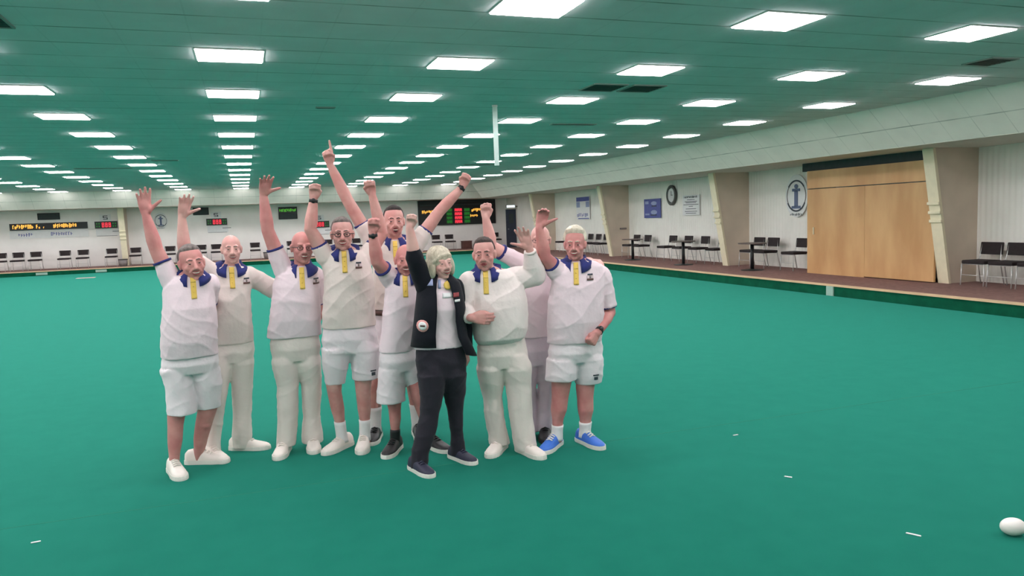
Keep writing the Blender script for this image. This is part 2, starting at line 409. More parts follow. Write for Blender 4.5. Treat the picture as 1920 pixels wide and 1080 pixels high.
def score(x, z, lab):
    r = empty('rink_scoreboard', (x, BY-.06, z)); sub('board_case', BLACKP, r, (0, .95, 0, .06, 0, .33))
    b = MB()
    for x0 in (.30, .44, .58): b.box(x0, x0+.03, -.01, 0, .07, .27); b.box(x0+.07, x0+.1, -.01, 0, .07, .27); b.box(x0, x0+.1, -.01, 0, .24, .27); b.box(x0, x0+.1, -.01, 0, .16, .19); b.box(x0, x0+.1, -.01, 0, .05, .08)
    b.out('red_digits', REDL, r)
    b = MB()
    for x0 in (.06, .16, .75, .85): b.box(x0, x0+.05, -.008, 0, .06, .13); b.box(x0, x0+.05, -.008, 0, .19, .26)
    b.out('green_digits', DGREENL, r)
    tag(r, lab[0], 'scoreboard', 'small rink scoreboards on the far wall')
    r = empty('rink_number_sign', (x+.22, BY-.015, z+.36)); sub('card', WHITEP, r, (0, .48, 0, .015, 0, .3)); sub('number_print', DARKPR, r, (.14, .34, -.003, 0, .2, .235), (.14, .34, -.003, 0, .12, .15), (.14, .34, -.003, 0, .05, .08), (.3, .34, -.003, 0, .05, .15), (.14, .18, -.003, 0, .12, .22))
    tag(r, lab[1], 'number sign', 'rink number signs')
    r = empty('notice_strip', (x+.02, BY-.015, z-.36)); sub('card', WHITEP, r, (0, .96, 0, .015, 0, .33)); sub('notice_print', DARKPR, r, (.03, .9, -.003, 0, .0, .015), (.7, 1.1, -.003, .01, .2, .225))
    tag(r, lab[2], 'notice', 'white notices below the scoreboards')
score(-6.62, 1.95, ('small scoreboard with red digits beside the long amber sign', 'white number sign above the leftmost red scoreboard', 'white notice below the leftmost red scoreboard'))
score(-1.74, 1.92, ('small scoreboard with red digits above the person second from left', 'white number sign above the scoreboard over the person second from left', 'white notice below the scoreboard over the person second from left'))
score(3.2, 1.62, ('small red scoreboard right of the watch arm', 'white number sign right of the watch arm', 'white notice right of the watch arm'))
r = empty('green_display', (1.67, BY-.08, 2.1)); sub('display_case', BLACKP, r, (0, .92, 0, .06, 0, .62))
b = MB(); glyphs(b, .06, .86, .37, .53, 0, .075, seed=12, fill=1); b.out('led_text', GREENL, r)
sub('screen', DARKGAP, r, (.06, .86, -.004, 0, .05, .28))
tag(r, 'black display with glowing green text high on the far wall', 'display')
# crest signs
def crest(x, y, z, rz, s, label):
    r = empty('wall_crest', (x, y, z), rz); th = .03*s
    def disc(name, m, rx, rz_, y0, y1, cz=0, hole=None, a0=0, a1=2*pi):
        n = 40; v = []; b = MB()
        full = abs(a1-a0-2*pi) < 1e-6; k = n if full else n+1
        for yy in (y0, y1):
            for q in (1, hole or 0):
                v += [(rx*q*cos(a0+(a1-a0)*i/n), yy, cz+rz_*q*sin(a0+(a1-a0)*i/n)) for i in range(k)]
        fs = []
        for i in range(n if full else n):
            j = (i+1) % k
            A, B, C_, D = 0, k, 2*k, 3*k
            fs += [(A+i, A+j, B+j, B+i), (C_+j, C_+i, D+i, D+j), (A+j, A+i, C_+i, C_+j), (B+i, B+j, D+j, D+i)]
        b.add(v, fs); return b.out(name, m, r)
    disc('crest_plate', WHITEP, .36*s, .47*s, -.02, 0, 0, .001)
    disc('crest_ring', GREYP, .31*s, .34*s, -.026, -.02, 0, .93)
    disc('top_arc', DARKPR, .32*s, .35*s, -.032, -.026, .0, .90, pi*.2, pi*.8)
    disc('bottom_arc', DARKPR, .32*s, .35*s, -.032, -.026, .0, .90, pi*1.15, pi*1.85)
    b = MB(); b.box(-.05*s, .05*s, -.04, -.02, -.24*s, .12*s); b.box(-.14*s, .14*s, -.04, -.02, -.28*s, -.22*s); b.box(-.12*s, .12*s, -.04, -.02, .1*s, .16*s)
    b.ell((0, -.03, .21*s), (.06*s, .02, .05*s), nu=12, nv=8); b.out('crest_figure', mat('slate_blue_print', srgb(96, 108, 140), .6), r)
    b = MB(); glyphs(b, -.2*s, .2*s, -.44*s, -.38*s, -.02, .05*s, .004, 1, 4); b.out('crest_lettering', DARKPR, r)
    tag(r, label, 'crest sign')
crest(-3.78, BY, 2.22, 0, .85, 'round grey and white crest on the far wall between two raised hands')
crest(13.86, 16.5, 2.1, -pi/2, 1.2, 'oval crest with blue figure on wall beside the plywood screen')
# large scoreboard
r = empty('main_scoreboard', (8.85, BY-.1, 1.5)); WB = 4.36
sub('board', BLACKP, r, (0, WB, 0, .1, 0, 1.34)); sub('top_bar', DARKGAP, r, (.1, WB-.1, -.03, 0, 1.06, 1.12), (.1, WB-.1, -.03, 0, 1.24, 1.3))
for i, zz in enumerate((.72, .51, .3, .09)):
    for nm, m, x0, x1 in (('red_score', REDL, 2.02, 2.44), ('green_score', DGREENL, 1.56, 1.88), ('green_score', DGREENL, 2.56, 2.88)):
        b = MB(); k = 3; w = (x1-x0)/k
        for j in range(k):
            a = x0+j*w
            b.box(a, a+w*.3, -.012, 0, zz, zz+.16); b.box(a+w*.6, a+w*.86, -.012, 0, zz, zz+.16); b.box(a, a+w*.86, -.012, 0, zz+.06, zz+.1); b.box(a, a+w*.86, -.012, 0, zz+.13, zz+.16)
        b.out(nm, m, r)
for nm, (x0, x1, z0, z1), sd in (('team_name', (.2, .95, .64, .82), 21), ('team_name', (2.98, 3.75, .68, .86), 22), ('team_name', (2.9, 3.35, .4, .54), 23)):
    b = MB(); glyphs(b, x0, x1, z0, z1, 0, .09, seed=sd, fill=1); b.out(nm, AMBER, r)
tag(r, 'large black electronic scoreboard with red, green and amber figures', 'scoreboard')
# exit and door in the corner
r = empty('exit_sign', (13.25, 38.35, 2.30)); sub('sign_case', GREYP, r, (0, .5, 0, .06, 0, .16)); sub('lit_face', EXITL, r, (.02, .48, -.006, 0, .02, .14)); sub('bracket', GREYP, r, (.5, .64, .02, .04, .05, .1))
tag(r, 'small lit white exit sign on a bracket in the far corner', 'exit sign')
r = struct(empty('door_1', (13.30, 38.6, PZ)))
sub('door_leaf', mat('navy_door', srgb(40, 48, 66), .5, var=.1), r, (0, .56, 0, .05, 0, 2.05)); sub('door_handle', CHROME, r, (.08, .14, -.05, 0, .98, 1.0)); sub('door_window', DARKGAP, r, (.16, .42, -.004, 0, 1.3, 1.8))
# right wall: clock, notices, posters
RX = 13.86
r = empty('wall_clock', (RX, 22.72, 2.36), -pi/2)
b = MB(); n = 36
vs = []
for (rr, yy) in ((.30, 0), (.30, -.05), (.27, -.07), (.22, -.055), (.22, 0)): vs.append([Vector((rr*cos(2*pi*k/n), yy, rr*1.15*sin(2*pi*k/n))) for k in range(n)])
b.loft(vs, False); b.out('clock_rim', mat('dark_grey_rim', srgb(84, 84, 82), .5), r, True)
b = MB(); b.tube([(0, 0, 0), (0, -.03, 0)], .235, 36); b.out('dial', WHITEP, r)
b = MB(); b.box(-.008, .008, -.04, -.03, -.02, .14); b.box(-.01, .1, -.04, -.03, -.008, .008); b.out('hands', BLACKP, r)
tag(r, 'round dark rimmed clock on the right wall above the chairs', 'clock')
r = empty('paper_notice', (RX, 21.55, 1.66), -pi/2); 
sub('sheet', WHITEP, r, (-.5, .5, -.012, 0, 0, .66))
b = MB(); glyphs(b, -.4, .4, .56, .63, -.012, .06, .004, 1, 31); b.out('heading', DARKPR, r)
b = MB()
for zz, w in ((.5, .22), (.44, .36), (.40, .3), (.34, .44), (.28, .12), (.2, .3), (.12, .36), (.06, .3)): b.box(-w, w, -.015, -.012, zz, zz+.018)
b.out('text_lines', DARKPR, r)
tag(r, 'white notice with dark heading right of the clock', 'notice')
r = empty('poster', (RX, 24.05, 1.6), -pi/2); sub('sheet', BLUEP, r, (-.58, .58, -.014, 0, 0, .68))
b = MB(); b.ell((.12, -.014, .52), (.2, .006, .07)); b.ell((.12, -.014, .2), (.22, .006, .08)); b.box(-.5, -.25, -.018, -.014, .5, .6); b.box(-.5, -.2, -.018, -.014, .1, .16); b.out('white_print', PALEB, r)
b = MB(); b.box(-.02, .3, -.026, -.014, .4, .44); b.box(-.1, .3, -.026, -.014, .08, .12); b.out('dark_print', DARKPR, r)
tag(r, 'purple blue poster with pale shapes left of the clock', 'poster')
r = empty('poster', (RX, 29.95, 1.6), -pi/2); sub('sheet', WHITEP, r, (-.68, .68, -.014, 0, 0, .98)); sub('blue_band', BLUEP, r, (-.66, .66, -.018, -.014, .78, .96)); sub('pale_band', PALEB, r, (-.66, -.3, -.018, -.014, .52, .76), (.3, .66, -.018, -.014, .52, .76))
b = MB(); glyphs(b, -.6, .6, .1, .27, -.014, .16, .004, 1, 41); b.box(-.5, .6, -.018, -.014, .02, .06); b.out('bottom_lettering', BLUEP, r)
tag(r, 'tall white poster with blue band and lettering above the far chairs', 'poster')
r = empty('wall_speaker', (13.75, 19.6, 2.68)); b = MB(); b.bbox(-.12, .12, -.12, .12, -.05, .07, .03); b.out('speaker_case', BLACKP, r); b = MB(); b.ell((-.05, 0, -.05), (.07, .07, .05)); b.out('speaker_dome', BLACKP, r, True)
tag(r, 'small black unit high on the right wall above the white notice', 'speaker')
r = empty('door_stop', (13.62, 25.88, 1.22)); b = MB(); b.bbox(-.14, .14, -.05, 0, -.03, .03, .015); b.out('plate', GREYP, r)
tag(r, 'small grey fitting on the side of the fin beside the blue posters', 'fitting')

# white rink markers on the banks, small things on the green
for (x, lab) in ((-8.4, 'faint white rink marker low on the left part of the far bank'), (-6.1, 'white rink marker on the far bank below the left scoreboard'), (8.6, 'white rink marker on the far bank under the big scoreboard')):
    b = MB(); b.bbox(x-.22, x+.22, 37.585, 37.605, .02, .12, .004, 1); tag(b.out('rink_marker', mat('marker_paint', srgb(150, 182, 168), .6)), lab, 'rink marker', 'rink markers on the bank')
b = MB(); b.bbox(11.275, 11.305, 12.35, 12.55, -.08, .155, .004, 1); tag(b.out('rink_marker', mat('marker_paint', srgb(150, 182, 168), .6)), 'white rink marker on the right bank below the plywood screen', 'rink marker', 'rink markers on the bank')
b = MB(); b.bbox(-6.35, -5.7, 33.5, 33.9, 0, .008, .003, 1); tag(b.out('delivery_mat', mat('pink_rubber', srgb(200, 170, 165), .8, var=.05)), 'small pale pink mat lying on the far left green', 'mat')
def chalk(x, y, l, a, label):
    b = MB(); b.bbox(-l/2, l/2, -.006, .006, 0, .006, .002, 1); o = b.out('chalk_stick', WHITEP, loc=(x, y, 0)); o.rotation_euler = (0, 0, a); tag(o, label, 'chalk mark', 'white scraps on the green')
chalk(3.33, 3.04, .075, -1.05, 'bright white sliver on the green left of the white bowl')
chalk(3.33, 4.05, .05, -.9, 'tiny white sliver on the green farther from the white bowl')
chalk(-1.27, 4.98, .05, .1, 'faint white fleck on the green at the lower left')
chalk(3.6, 5.0, .05, .1, 'faint white fleck on the green beyond the two slivers')
b = MB(); b.box(-4.5, 8.5, 5.30, 5.3025, 0, .0015); tag(b.out('rink_string', mat('pale_green_string', srgb(44, 126, 104), .9)), 'thin pale string line lying straight across the green under the group', 'string')
b = MB(); b.ell((0, 0, .047), (.066, .05, .047), nu=32, nv=20); o = b.out('bowl', mat('white_bowl', srgb(232, 226, 220), .3, spec=.5), smooth=True, loc=(3.80, 2.83, 0)); o.rotation_euler = (0, 0, -.35)
tag(o, 'white bowl resting on the green at the lower right corner', 'bowl')

# ------------------------------------------------------------------ chairs, tables, bins
def make_chair():
    r = empty('stacking_chair')
    b = MB(); b.bbox(-.245, .245, -.23, .22, .415, .485, .02); b.out('seat', CHAIRM, r)
    b = MB(); i0 = len(b.v); b.bbox(-.235, .235, -.018, .018, 0, .24, .014); b.rot(i0, Matrix.Translation((0, .25, .58)) @ Matrix.Rotation(-.16, 4, 'X')); b.out('backrest', CHAIRM, r)
    for sx in (-1, 1):
        b = MB(); b.tube([(sx*.245, -.24, 0), (sx*.235, -.22, .42)], .011, 8); b.out('leg', CHROME, r, True)
        b = MB(); b.tube([(sx*.245, .30, 0), (sx*.235, .2, .42), (sx*.215, .235, .56), (sx*.2, .275, .78)], .011, 8); b.out('leg', CHROME, r, True)
    for ya, za, ra_ in ((-.2, .41, .009), (.19, .41, .009), (-.23, .2, .007)):
        b = MB(); b.tube([(-.235, ya, za), (.235, ya, za)], ra_, 8); b.out('cross_bar', CHROME, r, True)
    return r
C0 = make_chair(); C0.location = (-9.67, 39.3, PZ); used = [False]
def chair(x, y, rz, label, group):
    o = copy_tree(C0) if used[0] else C0; used[0] = True
    o.location = (x, y, PZ); o.rotation_euler = (0, 0, rz); tag(o, label, 'chair', group)
far_x = [(-10.35, 'cut by the left photo edge'), (-9.67, 'left of a close pair under the amber sign'), (-8.98, 'right of a close pair under the amber sign'), (-7.82, 'left of the pair under the amber sign end'), (-7.08, 'right of the pair under the amber sign end'),
 (-5.9, 'just left of the cream fin'), (-4.89, 'just right of the cream fin'), (-3.4, 'left of the second raised forearm'), (-2.02, 'right of the second raised forearm'), (-1.35, 'partly hidden by a head'), (.44, 'alone right of second person'),
 (2.18, 'behind person in glasses'), (3.97, 'just left of the dark glasses'), (5.4, 'just right of the dark glasses'), (9.61, 'left of two under the big scoreboard'), (10.34, 'right of two under the big scoreboard')]
for x, lab in far_x: chair(x, 39.25, 0, 'chair by far wall, '+lab, 'chairs along the far wall')
chair(12.9, 39.2, 0, 'dark chair in the far corner by the exit door', 'chairs along the far wall')
for y, lab in ((10.72, 'dark brown chair right of the plywood screen, nearest the fin'), (10.17, 'dark brown chair second from the fin at the right photo edge'), (9.6, 'dark brown chair cut by the right photo edge'),
   (16.0, 'dark brown chair nearest the plywood screen beside the table'), (17.15, 'dark brown chair behind the table near the plywood screen'), (17.75, 'dark brown chair farthest from the plywood screen in its bay'),
   (19.45, 'dark brown chair at the right end of the row under the white notice'), (20.4, 'second dark chair from right in the row under the notice'), (21.35, 'third dark chair from right in the row under the notice'), (22.3, 'fourth dark chair from right, beside the round table'),
   (24.0, 'dark chair just left of the round table under the blue poster'), (24.8, 'dark chair beside the fin, left of the round table'),
   (27.3, 'dark chair nearest the fin in the far right bay'), (28.0, 'dark chair second from the fin in the far right bay'), (28.75, 'dark chair third from the fin in the far right bay'), (29.5, 'dark chair fourth from the fin, behind the raised arm'), (30.3, 'dark chair fifth from the fin in the far right bay'), (31.2, 'dark chair sixth from the fin, behind a raised hand')):
    chair(13.35, y, -pi/2, lab, 'chairs along the right walkway')
def table(x, y, label):
    r = empty('pedestal_table', (x, y, PZ))
    b = MB(); b.cyl((0, 0, .70), .36, .025, 32); b.out('tabletop', TABLET, r)
    b = MB(); b.cyl((0, 0, .03), .045, .67, 16); b.out('pedestal', BLACKP, r, True)
    b = MB(); b.tube([(0, 0, 0), (0, 0, .015), (0, 0, .04)], [.3, .28, .05], 28); b.out('table_base', BLACKP, r)
    tag(r, label, 'table', 'round pedestal tables')
table(12.62, 16.75, 'round table on a black pedestal beside the plywood screen')
table(12.62, 23.3, 'round pedestal table under the blue poster')
table(12.5, 19.9, 'round pedestal table partly hidden by the fin')
def bin_(x, y, label):
    r = empty('waste_bin', (x, y, PZ)); b = MB(); b.tube([(0, 0, 0), (0, 0, .3)], [.17, .2], 20); b.out('bin_body', GREYP, r, True)
    b = MB(); b.tube([(0, 0, .3), (0, 0, .33)], [.21, .21], 20); b.out('bin_rim', BLACKP, r); tag(r, label, 'bin', 'grey bins by the far wall')
bin_(-5.36, 38.75, 'grey bin at the foot of the cream fin')
bin_(1.0, 39.3, 'grey bin by the far wall between second and third person')
r = empty('wooden_box', (11.1, 39.5, PZ)); sub('box_body', mat('dark_red_wood', srgb(86, 50, 44), .6, var=.15), r, (0, .5, 0, .4, 0, .4)); sub('box_lid', mat('dark_red_wood', None), r, (-.02, .52, -.02, .42, .4, .43))
tag(r, 'dark red wooden box beside the chairs under the scoreboard', 'box')

